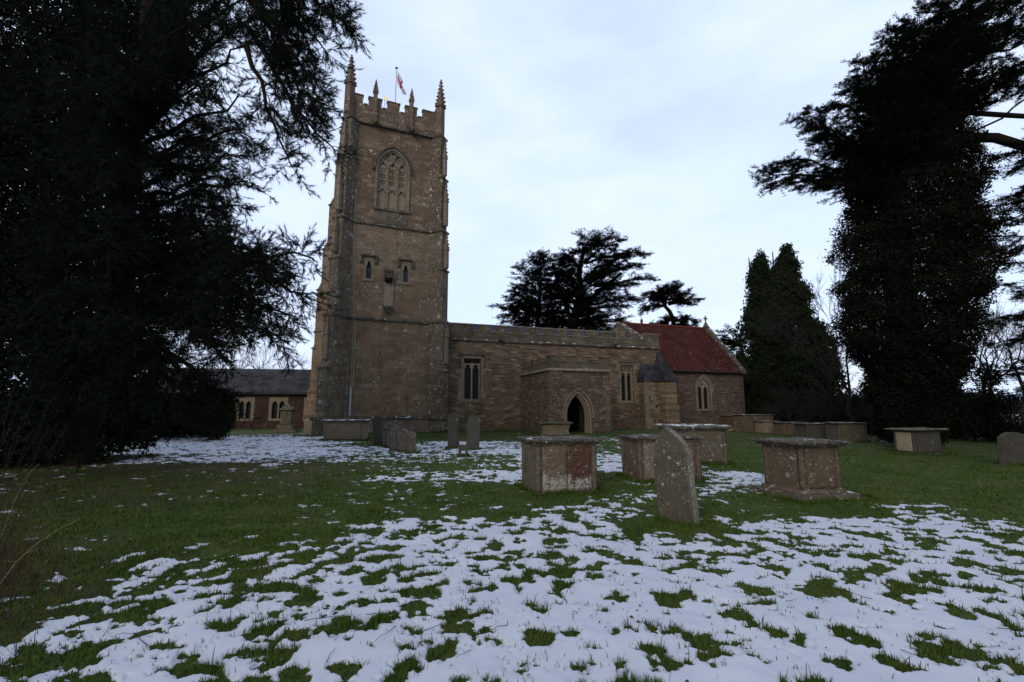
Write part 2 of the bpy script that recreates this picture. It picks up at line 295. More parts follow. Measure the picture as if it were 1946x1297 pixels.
M['wire'] = plain('weathered_copper_strip', (.36, .33, .23), .6)
M['iron'] = plain('dark_cast_iron', (.03, .028, .026), .5)
M['red'] = plain('flag_red', (.42, .012, .03), .8, .05); M['white'] = plain('flag_white', (.62, .62, .66), .8, .05)
M['gold'] = plain('gilded_metal', (.6, .42, .12), .35, .1, metal=.6)
M['polew'] = plain('white_painted_pole', (.6, .58, .56), .5, .1)
M['poppy'] = plain('poppy_red', (.5, .01, .008), .7, .1)
M['bark'] = plain('tree_bark', (.018, .014, .011), .95, .4, 4)
M['bark_red'] = plain('reddish_pine_bark', (.022, .015, .011), .95, .4, 4)
for _k in ('bark', 'bark_red'): M[_k].node_tree.nodes['Principled BSDF'].inputs['Specular IOR Level'].default_value = .03
M['twig'] = plain('bare_twigs', (.036, .029, .022), .95, .3, 2)
M['straw'] = plain('dry_straw', (.30, .23, .14), .9, .3, 6)
M['bracken'] = plain('dead_bracken', (.065, .034, .02), .95, .4, 6)
def leaf_mat(name, a, b, sc=.7, rough=.75):
    m = MT(name, .95); o = m.obj(); m.b.inputs['Specular IOR Level'].default_value = .02
    f = m.step(m.noise(o, sc, 3), .35, .65); f2 = m.noise(o, sc * 9, 3)
    c = m.mix(f, a, b); c = m.mix(m.math('MULTIPLY', m.step(m.noise(o, 1.7, 6, .65), .54, .68), .45), c, (b[0] * 1.35, b[1] * .85, b[2])); c = m.mix(m.step(f2, .5, .75), c, tuple((x + y) * .75 for x, y in zip(a, b))); m.col(c); return m.m
M['pine'] = leaf_mat('pine_needles', (0.0088, 0.0168, 0.0112), (0.0160, 0.0288, 0.0192))
M['yew'] = leaf_mat('yew_foliage', (0.0064, 0.0120, 0.0064), (0.0128, 0.0208, 0.0112))
M['cedar'] = leaf_mat('cedar_needles', (0.0104, 0.0176, 0.0096), (0.0192, 0.0272, 0.0128))
M['cypress'] = leaf_mat('cypress_foliage', (0.0128, 0.0224, 0.0112), (0.0240, 0.0384, 0.0176))
M['ivy'] = leaf_mat('ivy_leaves', (.0085, .0105, .0060), (.0130, .0145, .0080))
M['shrub'] = leaf_mat('evergreen_shrub_leaves', (0.0128, 0.0176, 0.0096), (0.0256, 0.0304, 0.0160))
M['blade'] = leaf_mat('grass_blades', (.044, .088, .013), (.082, .118, .024), 1.1)
M['leafb'] = leaf_mat('fallen_brown_leaves', (.06, .032, .018), (.11, .06, .03), 3)
# ground
def ground_mat():
    m = MT('churchyard_grass_and_snow', .9); o = m.obj()
    s = m.n('ShaderNodeAttribute', attribute_name='snow').outputs['Fac']; lt = m.n('ShaderNodeAttribute', attribute_name='litter_shade').outputs['Fac']
    n1 = m.noise(o, .5, 4); n2 = m.noise(o, 5, 6, .7); n3 = m.noise(o, 34, 5, .7)
    g = m.mix(m.step(n1, .35, .65), (.043, .074, .012), (.078, .098, .020))
    g = m.mix(m.math('MULTIPLY', m.step(n2, .4, .7), .7), g, (.020, .040, .009))
    g = m.mix(m.math('MULTIPLY', m.step(n3, .45, .75), .6), g, (.085, .105, .030))
    g = m.mix(m.math('MULTIPLY', m.step(m.noise(o, 2.1, 5, .6), .58, .75), .4), g, (.085, .066, .030))
    g = m.mix(m.math('MULTIPLY', lt, .85), g, m.mix(n2, (.028, .019, .012), (.06, .038, .022)))
    sf = m.step(m.math('ADD', s, m.math('MULTIPLY', m.math('SUBTRACT', n3, .5), .16)), -.025, .03)
    sc = m.mix(m.step(m.noise(o, 1.3, 6), .3, .7), (.62, .655, .73), (.69, .72, .78))
    sc = m.mix(m.math('MULTIPLY', m.step(n3, .55, .72), m.math('MULTIPLY', .6, m.math('SUBTRACT', 1., m.step(s, 0., .28)))), sc, (.16, .17, .09))
    m.col(m.mix(sf, g, sc)); m.bump(m.math('ADD', m.math('MULTIPLY', n3, .5), m.math('MULTIPLY', m.noise(o, 9, 4), .5)), .45, .02)
    return m.m
M['ground'] = ground_mat()
# ------------------------------------------------------------------ ground sheet
th = np.concatenate([np.linspace(R(-64), R(64), 1340), np.linspace(R(64), R(296), 420)[1:-1]])
rr = np.concatenate([[0.0], np.geomspace(.35, 1.9, 14)[:-1], np.geomspace(1.9, 55, 600), np.geomspace(55, 6000, 46)[1:]])
TH, RR = np.meshgrid(th, rr[1:]); gx = (RR * np.sin(TH)).ravel(); gy = (RR * np.cos(TH)).ravel()
gm = snow_m(gx, gy); gz = ground_z(gx, gy, gm)
nth = len(th); nr = len(rr) - 1
V = np.column_stack([gx, gy, gz]); V = np.vstack([V, [0, 0, float(gz[:nth].mean())]])
idx = np.arange(nr * nth).reshape(nr, nth); a = idx[:-1]; b = idx[1:]
q = np.stack([a, np.roll(a, -1, 1), np.roll(b, -1, 1), b], -1).reshape(-1, 4)[:, ::-1]
cap = np.stack([np.full(nth, nr * nth), np.full(nth, nr * nth), np.roll(idx[0], -1), idx[0]], -1)
ground = np_mesh('ground', V, q, 4, M['ground'], smooth=True)
def add_attr(o, nm, arr): at_ = o.data.attributes.new(nm, 'FLOAT', 'POINT'); at_.data.foreach_set('value', np.ascontiguousarray(arr, dtype=np.float32))
litter_shade = sst(2.6, .6, np.hypot((gx + 9.5) / 3.2, (gy - 12) / 3.4)) + .6 * sst(1.6, .8, np.hypot((gx + 4.6) / 1.1, (gy - 4.2) / 1.6)) + sst(1.4, .7, np.hypot((gx - 17) / 9, (gy - 24) / 7)) * .5  # leaf litter; under the left pine it also paints in the tree's shade
add_attr(ground, 'snow', np.append(gm, 0)); add_attr(ground, 'litter_shade', np.append(np.clip(litter_shade, 0, 1), 0))
tag(ground, 'churchyard lawn patched with thin melting snow', None, None, 'structure')
if 'category' in ground: del ground['category']
# grass blades
def grass():
    rng = np.random.default_rng(4); N = 620000
    t = rng.uniform(R(-57), R(57), N); lr = rng.uniform(math.log(2.3), math.log(34), N); r = np.exp(lr)
    cx = rng.normal(0, .022, N); cy = rng.normal(0, .022, N)
    x = r * np.sin(t) + cx; y = r * np.cos(t) + cy
    m = snow_m(x, y); tall = vnoise(x * 2.7, y * 2.7, 55)
    keep = (m < .0 - .03 * rng.random(N)) | ((m < .35) & (rng.random(N) < .03 + .10 * (m < .1)) & (r < 12))
    x, y, r, m, tall = x[keep], y[keep], r[keep], m[keep], tall[keep]; n = len(x)
    z = ground_z(x, y, m) - .006
    L = (.018 + .036 * rng.random(n) ** 1.5) * (.55 + .9 * tall); L *= np.where(rng.random(n) < .03, 1.9, 1)
    L = np.where(m > 0, L * .8 + .008, L)
    w = .0022 * (r / 3) ** .75 * (.7 + .6 * rng.random(n))
    ph = rng.uniform(0, 2 * math.pi, n); ln = rng.uniform(.15, 1.0, n)
    dx, dy = np.cos(ph), np.sin(ph); sx, sy = -dy, dx
    b = np.column_stack([x, y, z])
    def P(s, hh, lean, wd): return b + np.column_stack([dx * lean * L * ln + sx * wd * w * s, dy * lean * L * ln + sy * wd * w * s, L * hh])
    Vv = np.stack([P(-1, 0, 0, 1), P(1, 0, 0, 1), P(1, .6, .3, .8), P(-1, .6, .3, .8), P(0, .92, .95, 0)], 1).reshape(-1, 3)
    k = np.arange(n)[:, None] * 5
    tri = np.concatenate([k + np.array([0, 1, 2]), k + np.array([0, 2, 3]), k + np.array([3, 2, 4])], 1).reshape(-1, 3)
    o = np_mesh('grass', Vv, tri, 3, M['blade']); tag(o, 'short winter grass showing through the thin snow', None, None, 'stuff')
grass()
# ------------------------------------------------------------------ mesh builder
class MB:
    def __init__(s): s.v = []; s.f = []; s.mi = []
    def add(s, vs, fs, m=0):
        k = len(s.v); s.v += [tuple(v) for v in vs]; s.f += [tuple(i + k for i in f) for f in fs]; s.mi += [m] * len(fs); return s
    def box(s, x0, x1, y0, y1, z0, z1, m=0):
        return s.add([(x0, y0, z0), (x1, y0, z0), (x1, y1, z0), (x0, y1, z0), (x0, y0, z1), (x1, y0, z1), (x1, y1, z1), (x0, y1, z1)],
                     [(0, 3, 2, 1), (4, 5, 6, 7), (0, 1, 5, 4), (1, 2, 6, 5), (2, 3, 7, 6), (3, 0, 4, 7)], m)
    def frus(s, cx, cy, z0, z1, a0, b0, a1, b1, m=0, rot=0, n=4):
        pts = []
        for z, a, b in ((z0, a0, b0), (z1, a1, b1)):
            for i in range(n):
                if n == 4: px, py = ((-a, -b), (a, -b), (a, b), (-a, b))[i]
                else: t = 2 * math.pi * i / n; px, py = a * math.cos(t), b * math.sin(t)
                pts.append((cx + px * math.cos(rot) - py * math.sin(rot), cy + px * math.sin(rot) + py * math.cos(rot), z))
        return s.add(pts, [tuple(range(n))[::-1], tuple(range(n, 2 * n))] + [(i, (i + 1) % n, n + (i + 1) % n, n + i) for i in range(n)], m)
    def prism(s, poly, f0, f1, m=0):
        """poly list of 2D; f0,f1 map (u,v)->3D for both ends"""
        n = len(poly); return s.add([f0(*p) for p in poly] + [f1(*p) for p in poly], [tuple(range(n)), tuple(range(n, 2 * n))[::-1]] + [(i, i + n, (i + 1) % n + n, (i + 1) % n) for i in range(n)], m)
    def xz(s, poly, y0, y1, m=0): return s.prism(poly, lambda u, v: (u, y0, v), lambda u, v: (u, y1, v), m)
    def band(s, outer, inner, y0, y1, m=0, closed=False):
        n = len(outer); vs = []
        for y in (y0, y1): vs += [(u, y, v) for u, v in outer] + [(u, y, v) for u, v in inner]
        fs = []
        for i in range(n - (0 if closed else 1)):
            j = (i + 1) % n
            fs += [(i, j, n + j, n + i), (2 * n + i, 3 * n + i, 3 * n + j, 2 * n + j), (i, 2 * n + i, 2 * n + j, j), (n + i, n + j, 3 * n + j, 3 * n + i)]
        if not closed:
            for i in (0, n - 1): fs.append((i, n + i, 3 * n + i, 2 * n + i))
        return s.add(vs, fs, m)
    def tube(s, pts, rad, n=6, m=0, cap=True):
        pts = [Vector(p) for p in pts]; k = len(s.v); R_ = rad if hasattr(rad, '__len__') else [rad] * len(pts)
        for i, p in enumerate(pts):
            d = (pts[min(i + 1, len(pts) - 1)] - pts[max(i - 1, 0)]).normalized()
            a_ = d.orthogonal().normalized(); 
            if abs(d.z) < .95: a_ = Vector((-d.y, d.x, 0)).normalized()
            else: a_ = Vector((1, 0, 0)); a_ = (a_ - d * a_.dot(d)).normalized()
            b_ = d.cross(a_)
            for j in range(n): t = 2 * math.pi * j / n; s.v.append(tuple(p + (a_ * math.cos(t) + b_ * math.sin(t)) * R_[i]))
        for i in range(len(pts) - 1):
            for j in range(n): s.f.append((k + i * n + j, k + i * n + (j + 1) % n, k + (i + 1) * n + (j + 1) % n, k + (i + 1) * n + j)); s.mi.append(m)
        if cap: s.f.append(tuple(range(k, k + n))[::-1]); s.f.append(tuple(range(k + (len(pts) - 1) * n, k + len(pts) * n))); s.mi += [m, m]
        return s
    def blob(s, c, r, m=0, seed=0, sub=2, amp=.2):
        bm = bmesh.new(); bmesh.ops.create_icosphere(bm, subdivisions=sub, radius=1)
        vs = []
        for v in bm.verts:
            f = 1 + amp * mn.noise(v.co * 1.7 + Vector((seed, 0, 0))); vs.append((c[0] + v.co.x * r[0] * f, c[1] + v.co.y * r[1] * f, c[2] + v.co.z * r[2] * f))
        fs = [tuple(v.index for v in f.verts) for f in bm.faces]; bm.free(); return s.add(vs, fs, m)
    def build(s, name, mats, parent=None, loc=(0, 0, 0), rz=0, smooth=False, fix=True, bevel=0):
        me = bpy.data.meshes.new(name); me.from_pydata(s.v, [], s.f)
        for x in (mats if isinstance(mats, (list, tuple)) else [mats]): me.materials.append(x)
        me.polygons.foreach_set('material_index', s.mi)
        if fix:
            bm = bmesh.new(); bm.from_mesh(me); bmesh.ops.recalc_face_normals(bm, faces=bm.faces)
            if bevel:
                ed = [e for e in bm.edges if len(e.link_faces) == 2 and e.calc_face_angle(0) > .5]
                bmesh.ops.bevel(bm, geom=ed, offset=bevel, segments=1, affect='EDGES', clamp_overlap=True)
            bm.to_mesh(me); bm.free()
        if smooth: me.polygons.foreach_set('use_smooth', [True] * len(me.polygons))
        me.update(); o = bpy.data.objects.new(name, me); COL.objects.link(o)
        if parent: o.parent = parent
        o.location = loc; o.rotation_euler = (0, 0, rz); return o
def cut(o, *cutters):
    """subtract MB cutters from object mesh"""
    for c in cutters:
        t = c.build('cut_tmp', [], loc=(0, 0, 0)); t.matrix_world = Matrix()
        keep = (o.parent, o.location.copy(), o.rotation_euler.copy()); o.parent = None; o.location = (0, 0, 0); o.rotation_euler = (0, 0, 0)
        md = o.modifiers.new('b', 'BOOLEAN'); md.operation = 'DIFFERENCE'; md.solver = 'EXACT'; md.object = t
        bpy.context.view_layer.update(); dg = bpy.context.evaluated_depsgraph_get()
        me = bpy.data.meshes.new_from_object(o.evaluated_get(dg)); o.modifiers.clear(); nm = o.data.name; old = o.data; o.data = me; bpy.data.meshes.remove(old); me.name = nm
        bpy.data.objects.remove(t); o.parent, o.location, o.rotation_euler = keep
    return o
def arch(x0, x1, zb, zs, za, n=10, closed=True):
    """pointed arch outline, from bottom-left up and over to bottom-right"""
    a = (x1 - x0) / 2; cx = (x0 + x1) / 2; h = za - zs; r = (a * a + h * h) / (2 * a)
    pts = [(x0, zb)]
    if zs > zb: pts.append((x0, zs))
    ang = math.atan2(h, r - a) if r > a else math.pi / 2 if r == a else math.pi - math.atan2(h, a - r)
    L = [];
    for i in range(1, n + 1):
        t = ang * i / n; L.append((cx - a + r - r * math.cos(t), zs + r * math.sin(t)))
    pts += L; pts += [(2 * cx - x, z) for x, z in L[-2::-1]]
    if zs > zb: pts.append((x1, zs))
    pts.append((x1, zb)); return pts
def rough_box(sx, sy, sz, cell=.06, amp=.006, rad=.015, taper=0, seed=0, z0=0, flare=None):
    """rounded, weathered block; base centre at origin"""
    bm = bmesh.new(); bmesh.ops.create_cube(bm, size=1)
    def div(ax, n):
        if n > 1:
            es = [e for e in bm.edges if abs((e.verts[0].co - e.verts[1].co)[ax]) > .5 / 1e3 and all(abs((e.verts[0].co - e.verts[1].co)[k]) < 1e-5 for k in range(3) if k != ax)]
            bmesh.ops.subdivide_edges(bm, edges=es, cuts=n - 1, use_grid_fill=True)
    for ax, s_ in enumerate((sx, sy, sz)): div(ax, max(1, min(26, int(s_ / cell))))
    hx, hy, hz = sx / 2, sy / 2, sz / 2; r = min(rad, hx * .9, hy * .9, hz * .9)
    for v in bm.verts:
        p = Vector((v.co.x * sx, v.co.y * sy, v.co.z * sz))
        q_ = Vector((max(-hx + r, min(hx - r, p.x)), max(-hy + r, min(hy - r, p.y)), max(-hz + r, min(hz - r, p.z)))); d = p - q_
        if d.length > 1e-7: p = q_ + d.normalized() * r
        nrm = (p - q_).normalized() if (p - q_).length > 1e-7 else Vector((0, 0, 1))
        sp = p * 4 + Vector((seed * 7.7, seed * 3.1, 0)); p = p + nrm * (amp * 1.6 * mn.noise(sp) + amp * mn.noise(sp * 4.3))
        k = 1 - taper * ((p.z + hz) / sz)
        if flare: k *= flare((p.z + hz) / sz)
        v.co = Vector((p.x * k, p.y * k, p.z + hz + z0))
    mb = MB(); mb.add([tuple(v.co) for v in bm.verts], [tuple(v.index for v in f.verts) for f in bm.faces]); bm.free(); return mb
def shade_auto(o):
    o.data.polygons.foreach_set('use_smooth', [True] * len(o.data.polygons))
    return o
# ================================================================== CHURCH
CH0 = Vector((-5.503, 33.2, 0)); TA = R(22.7); NO = Vector((-4.317, 34.2, 0)); NA = R(18)
church = empty('church', CH0, 0, 'medieval stone parish church with tall pinnacled west tower, battlemented nave, porch and red tiled chancel', 'church')
def TB(mb, name, mat, parent=None, **k):
    if parent: return mb.build(name, mat, parent, **k)
    return mb.build(name, mat, church, (0, 0, 0), TA, **k)
NL = NO - CH0
def NB(mb, name, mat, parent=None, **k):
    if parent: return mb.build(name, mat, parent, **k)
    return mb.build(name, mat, church, NL, NA, **k)
W = 6.35; TC = (-W / 2, W / 2)
def rot4(k, x, y):
    x -= TC[0]; y -= TC[1]
    for _ in range(k): x, y = -y, x
    return x + TC[0], y + TC[1]
# tower core
b = MB(); b.box(-W, 0, 0, W, -.4, 14.3); b.box(-W + .09, -.09, .09, W - .09, 14.3, 21.75)
tower = TB(b, 'tower_wall', M['tower'])
bx0, bx1 = -4.46, -2.12
c1 = MB(); c1.xz(arch(bx0, bx1, 15.6, 18.6, 20.15, 12), -.5, .62)
c2 = MB(); c2.xz(arch(-4.86, -4.47, 10.36, 11.3, 11.66, 6), -.5, .35); c3 = MB(); c3.xz(arch(-2.35, -1.96, 10.36, 11.3, 11.66, 6), -.5, .35)
c4 = MB(); c4.box(-.33, .8, -.5, .5, -.5, 1.0)
cut(tower, c1, c2, c3)
# plinth & strings
def ring(z0, z1, out, grow, name, mat, slope=True):
    b = MB()
    pr = [(-out, z0), (-out, z0 + (z1 - z0) * .45), (0.05, z1), (.2, z1), (.2, z0)]
    for k in range(4):
        def P(u, v, e):
            x, y = (-W - out * .0 if e == 0 else 0.), u
            return rot4(k, x, y) + (v,)
        b.prism(pr, lambda u, v: rot4(k, -W, u) + (v,), lambda u, v: rot4(k, 0., u) + (v,))
    return TB(b, name, mat)
BUT = {}   # diagonal buttresses
def diag(k, stages, thick, top, mat):
    """k: 0 SW,1 SE,2 NE,3 NW; stages [(ztop, proj)...]"""
    cx, cy = [(-W, 0), (0, 0), (0, W), (-W, W)][k]; dx, dy = [(-1, -1), (1, -1), (1, 1), (-1, 1)][k]; s2 = math.sqrt(.5); dx *= s2; dy *= s2
    prof = [(-.5, -.5), (stages[0][1], -.5)]
    for i, (zt, p) in enumerate(stages):
        prof.append((p, zt))
        if i + 1 < len(stages): prof.append((stages[i + 1][1], zt + (p - stages[i + 1][1]) * 1.35 + .05))
    prof += [(-.5, stages[-1][0] + .0)]
    h = thick / 2
    f = lambda s_: (lambda u, v: (cx + dx * u - dy * h * s_, cy + dy * u + dx * h * s_, v))
    b = MB(); b.prism(prof, f(-1), f(1)); o = TB(b, 'buttress', mat)
    # weathered drip mouldings at every set-off
    b = MB()
    for i, (zt, p) in enumerate(stages[:-1]):
        hh = h + .06
        for (u0, u1, z0, z1) in ((p - .35, p + .07, zt - .09, zt + .03),):
            vs = []
            for z in (z0, z1):
                for u, w_ in ((u0, -hh), (u1, -hh), (u1, hh), (u0, hh)): vs.append((cx + dx * u - dy * w_, cy + dy * u + dx * w_, z))
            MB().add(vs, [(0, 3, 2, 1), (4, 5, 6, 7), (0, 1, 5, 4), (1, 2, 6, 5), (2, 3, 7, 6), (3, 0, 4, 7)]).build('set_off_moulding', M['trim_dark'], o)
    return o, (cx, cy, dx, dy)
SW = diag(0, [(1.05, 1.5), (4.15, 1.3), (7.6, 1.02), (11.4, .82), (14.3, .66), (18.6, .48), (21.7, .3)], .78, 21.7, M['tower_lichen'])
SE = diag(1, [(1.05, 1.12), (4.15, .98), (7.6, .9), (11.4, .8), (14.3, .7), (18.4, .58), (21.7, .42)], .78, 21.7, M['tower_lichen'])
NE = diag(2, [(1.05, 1.4), (7.6, 1.0), (14.3, .7), (21.7, .3)], .78, 21.7, M['tower'])
NW = diag(3, [(1.0, 2.25), (2.9, 2.1), (6.3, 1.85), (11.0, 1.7), (14.3, 1.35), (18.0, .95), (21.7, .45)], .85, 21.7, M['tower'])
def crocket_pinnacle(b, cx, cy, z0, zs, zt, w, nl=6, rot=0, cs=.12):
    b.frus(cx, cy, z0, zs, w, w, w * .96, w * .96, rot=rot); b.frus(cx, cy, zs, zs + .1, w * 1.35, w * 1.35, w * 1.15, w * 1.15, rot=rot)
    b.frus(cx, cy, zs + .1, zt - .1, w * .95, w * .95, w * .16, w * .16, rot=rot)
    for i in range(nl):
        t = (i + .35) / nl; z = zs + .12 + (zt - zs - .3) * t; ww = w * (.95 - .75 * t)
        for k in range(4):
            a = rot + R(45) + k * R(90); d = ww * 1.36 + cs * .25; s_ = cs * (1.05 - .35 * t)
            b.blob((cx + math.cos(a) * d, cy + math.sin(a) * d, z), (s_ * .62, s_ * .62, s_ * .75), seed=i * 4 + k, sub=1, amp=.6)
    b.blob((cx, cy, zt - .12), (cs * 1.0, cs * 1.0, cs * .8), sub=1, seed=3, amp=.6); b.blob((cx, cy, zt + .04), (cs * .5, cs * .5, cs * .9), sub=1)
PINC = [(-W - .12, -.12), (.05, -.05), (.12, W + .12), (-W - .12, W + .12)]
for k, (px, py) in enumerate(PINC):
    b = MB(); crocket_pinnacle(b, px, py, 21.6, 24.25, 26.45, .25, 6, R(45), .155)
    TB(b, 'pinnacle', M['tower'])
for k in range(4):
    for u in (-4.72, -2.14):
        x, y = rot4(k, u, -.05); b = MB(); crocket_pinnacle(b, x, y, 21.75, 24.15, 25.1, .14, 3, 0, .11); TB(b, 'small_pinnacle', M['tower'])
# attached pinnacle shafts on buttress fronts
def attached(info, p, z0, z1, zt, w=.15, name='buttress_pinnacle'):
    cx, cy, dx, dy = info; x, y = cx + dx * p, cy + dy * p; b = MB(); crocket_pinnacle(b, x, y, z0, z1, zt, w, 4, R(45), .10); b.blob((x, y, z0 - .02), (w * 1.5, w * 1.5, .14), sub=1)
    TB(b, name, M['trim'])
attached(SW[1], 1.05, 4.75, 6.3, 7.5); attached(SW[1], .86, 11.9, 13.2, 14.25); attached(SW[1], .68, 14.8, 16.6, 18.3); attached(SE[1], .92, 4.75, 6.6, 7.5)
attached(SE[1], .82, 11.6, 12.9, 14.2); attached(SE[1], .70, 14.8, 16.6, 18.2); attached(SE[1], .56, 18.7, 20.0, 21.5, .13)
attached(SW[1], .46, 18.9, 20.3, 21.5, .13)
attached(NW[1], .55, 18.8, 21.6, 24.0, .2)
# string courses: core ring + wraps round each diagonal buttress
for z0, z1, out, pj, nm in ((.86, 1.12, .17, [1.56, 1.2, 1.5, 2.32], 'plinth_moulding'), (7.5, 7.74, .14, [1.1, .98, 1.1, 1.8], 'string_course'), (14.2, 14.42, .13, [.74, .78, .8, 1.42], 'string_course'), (21.62, 21.86, .15, [.42, .5, .4, .5], 'string_course')):
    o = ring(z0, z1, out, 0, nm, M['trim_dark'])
    b = MB()
    for k in range(4):
        cx, cy = [(-W, 0), (0, 0), (0, W), (-W, W)][k]; dx, dy = [(-1, -1), (1, -1), (1, 1), (-1, 1)][k]; s2 = math.sqrt(.5); dx *= s2; dy *= s2
        h = .46 + .06 * (z0 < 2)
        vs = []
        for z, g in ((z0 - .004, 0), (z0 + .13, .0), (z1 + .01, -.1)):
            for u, w_ in ((-.4, -h - g), (pj[k] + g, -h - g), (pj[k] + g, h + g), (-.4, h + g)): vs.append((cx + dx * u - dy * w_, cy + dy * u + dx * w_, z))
        MB().add(vs, [(0, 3, 2, 1), (8, 9, 10, 11)] + [(i + r_, (i + 1) % 4 + r_, (i + 1) % 4 + 4 + r_, i + 4 + r_) for r_ in (0, 4) for i in range(4)]).build('buttress_moulding', M['trim_dark'], o)
b = MB(); b.box(-W - .12, .12, -.12, W + .12, -.4, .9); pl = TB(b, 'plinth', M['tower']); cut(pl, c4)
# cellar hatch
b = MB(); b.box(-.32, .62, .22, .3, -.3, .98)
for i in range(6): b.box(-.31 + i * .155, -.31 + i * .155 + .14, .19, .22, -.3, .97)
hd = TB(b, 'hatch_door', M['door'])
b = MB(); b.box(-.47, -.33, -.2, .3, -.3, 1.02); b.box(-.47, 1.15, -.2, .4, 1.02, 1.1); b.build('hatch_frame', M['trim'], hd)
# parapet
b = MB(); mer = [(-W - .02, -5.53), (-5.19, -4.23), (-3.88, -2.95), (-2.59, -1.67), (-1.30, .02)]
for k in range(4):
    def bx(x0, x1, y0, y1, z0, z1):
        p = [rot4(k, x0, y0), rot4(k, x1, y0), rot4(k, x1, y1), rot4(k, x0, y1)]
        b.add([q_ + (z0,) for q_ in p] + [q_ + (z1,) for q_ in p], [(0, 3, 2, 1), (4, 5, 6, 7), (0, 1, 5, 4), (1, 2, 6, 5), (2, 3, 7, 6), (3, 0, 4, 7)])
    bx(-W + .002 * k, .0, .0, .3, 21.8, 23.1 + .002 * k)
    for x0, x1 in mer: bx(max(x0, -W + .31) if k % 2 else x0 + .03, min(x1, -.31) if k % 2 else x1 - .03, .004 + .001 * k, .296, 23.1, 23.72)
par = TB(b, 'tower_parapet', M['tower'])
b = MB()
for k in range(4):
    def bx(x0, x1, y0, y1, z0, z1):
        p = [rot4(k, x0, y0), rot4(k, x1, y0), rot4(k, x1, y1), rot4(k, x0, y1)]
        b.add([q_ + (z0,) for q_ in p] + [q_ + (z1,) for q_ in p], [(0, 3, 2, 1), (4, 5, 6, 7), (0, 1, 5, 4), (1, 2, 6, 5), (2, 3, 7, 6), (3, 0, 4, 7)])
    for x0, x1 in mer: bx(x0 - .02, x1 + .02, -.05, .35, 23.72 + .003 * k, 23.80)
    for (a0, a1), (b0, b1) in zip(mer[:-1], mer[1:]): bx(a1 + .021, b0 - .021, -.05, .35, 23.1, 23.17)
    # sunk panels outlined on the parapet face
    for x0, x1 in mer:
        xm = (x0 + x1) / 2
        for q0 in (-.24, .24): bx(xm + q0 - .2, xm + q0 + .2, -.025, .0, 22.15, 22.2); bx(xm + q0 - .2, xm + q0 - .16, -.025, .0, 22.2, 22.95); 
b.build('parapet_coping', M['tower_lichen'], par)
b = MB(); b.box(-W + .3, -.3, .3, W - .3, 21.75, 21.95); b.build('tower_roof', M['lead'], par)
for u in (-4.68, -2.08):
    b = MB(); b.blob((u, -.2, 21.72), (.17, .32, .18), seed=u, amp=.5); b.blob((u, -.5, 21.66), (.15, .17, .15), seed=u + 3, amp=.9)
    for s_ in (-1, 1): b.blob((u + s_ * .16, -.3, 21.84), (.07, .15, .16), seed=s_, amp=.8); b.blob((u + s_ * .1, -.55, 21.8), (.04, .05, .07), sub=1)
    b.blob((u, -.62, 21.58), (.07, .08, .05), seed=2, sub=1); TB(b, 'gargoyle', M['tower_lichen'], smooth=True)
# belfry window
b = MB(); b.xz(arch(bx0 + .02, bx1 - .02, 15.6, 18.6, 20.13, 12), .26, .42); bel = TB(b, 'belfry_window', M['pale'])
hl = MB()
def hexhole(x, z, r, n=5): hl.xz([(x + r * math.cos(i * 2 * math.pi / n + .3), z + r * math.sin(i * 2 * math.pi / n + .3)) for i in range(n)], .1, .6)
LX = [(-4.16, -3.76), (-3.5, -3.08), (-2.82, -2.42)]
for li, (x0, x1) in enumerate(LX):
    xm = (x0 + x1) / 2
    for zc, kind in ((17.62, 'q'), (18.08, 'q'), (18.52, 'q' if li else 'd')):
        if kind == 'q':
            for j in range(6):
                a = j * R(60) + R(30); hexhole(xm + .128 * math.cos(a), zc + .14 * math.sin(a), .064)
            hexhole(xm, zc, .042)
        else:
            for ix in range(3):
                for iz in range(3): hexhole(xm + (ix - 1) * .12, zc + (iz - 1) * .13, .045)
    for ix in range(3): hexhole(xm + (ix - 1) * .12, 17.36, .034, 4)
    if li != 1:
        hexhole(xm, 19.06 - .0, .085); hexhole(xm - .1, 18.9, .05); hexhole(xm + .1, 18.9, .05)
    else: hl.xz([(xm - .1, 18.9), (xm + .1, 18.9), (xm, 19.14)], .1, .6)
for xm, zc in ((-3.66, 19.45), (-2.92, 19.45)):
    hexhole(xm, zc - .22, .065); hexhole(xm, zc + .2, .075)
    for s_ in (-1, 1):
        for q0 in (-.06, .08): hexhole(xm + s_ * .07, zc + q0 - .03, .05); hexhole(xm + s_ * .17, zc + q0 - .05, .045)
hl.xz([(-3.42, 20.0), (-3.16, 20.0), (-3.29, 19.78)], .1, .6)
cut(bel, hl)
b = MB()
for x in (-4.33, -3.63, -2.95, -2.26): b.box(x - .055, x + .055, .12, .262, 15.62, 18.9 if x in (-3.63, -2.95) else 18.6)
for x0, x1 in LX:
    b.band(arch(x0 - .1, x1 + .1, 18.7, 18.75, 19.22, 8), arch(x0 - .02, x1 + .02, 18.7, 18.75, 19.13, 8), .15, .262)
    ou = arch(x0 - .11, x1 + .11, 16.82, 16.86, 17.16, 8); b.band(ou, arch(x0 - .0, x1 + .0, 16.82, 16.86, 17.07, 8), .14, .262)
    xm = (x0 + x1) / 2; b.blob((xm - .15, .2, 16.96), (.09, .06, .06), sub=1); b.blob((xm + .15, .2, 16.96), (.09, .06, .06), sub=1); b.box(x0 - .1, x1 + .1, .16, .262, 17.14, 17.22)
b.band(arch(-4.0, -3.3, 19.1, 19.25, 19.92, 8), arch(-3.94, -3.36, 19.1, 19.25, 19.84, 8), .15, .262); b.band(arch(-3.27, -2.57, 19.1, 19.25, 19.92, 8), arch(-3.21, -2.63, 19.1, 19.25, 19.84, 8), .15, .262)
b.build('tracery', M['trim'], bel)
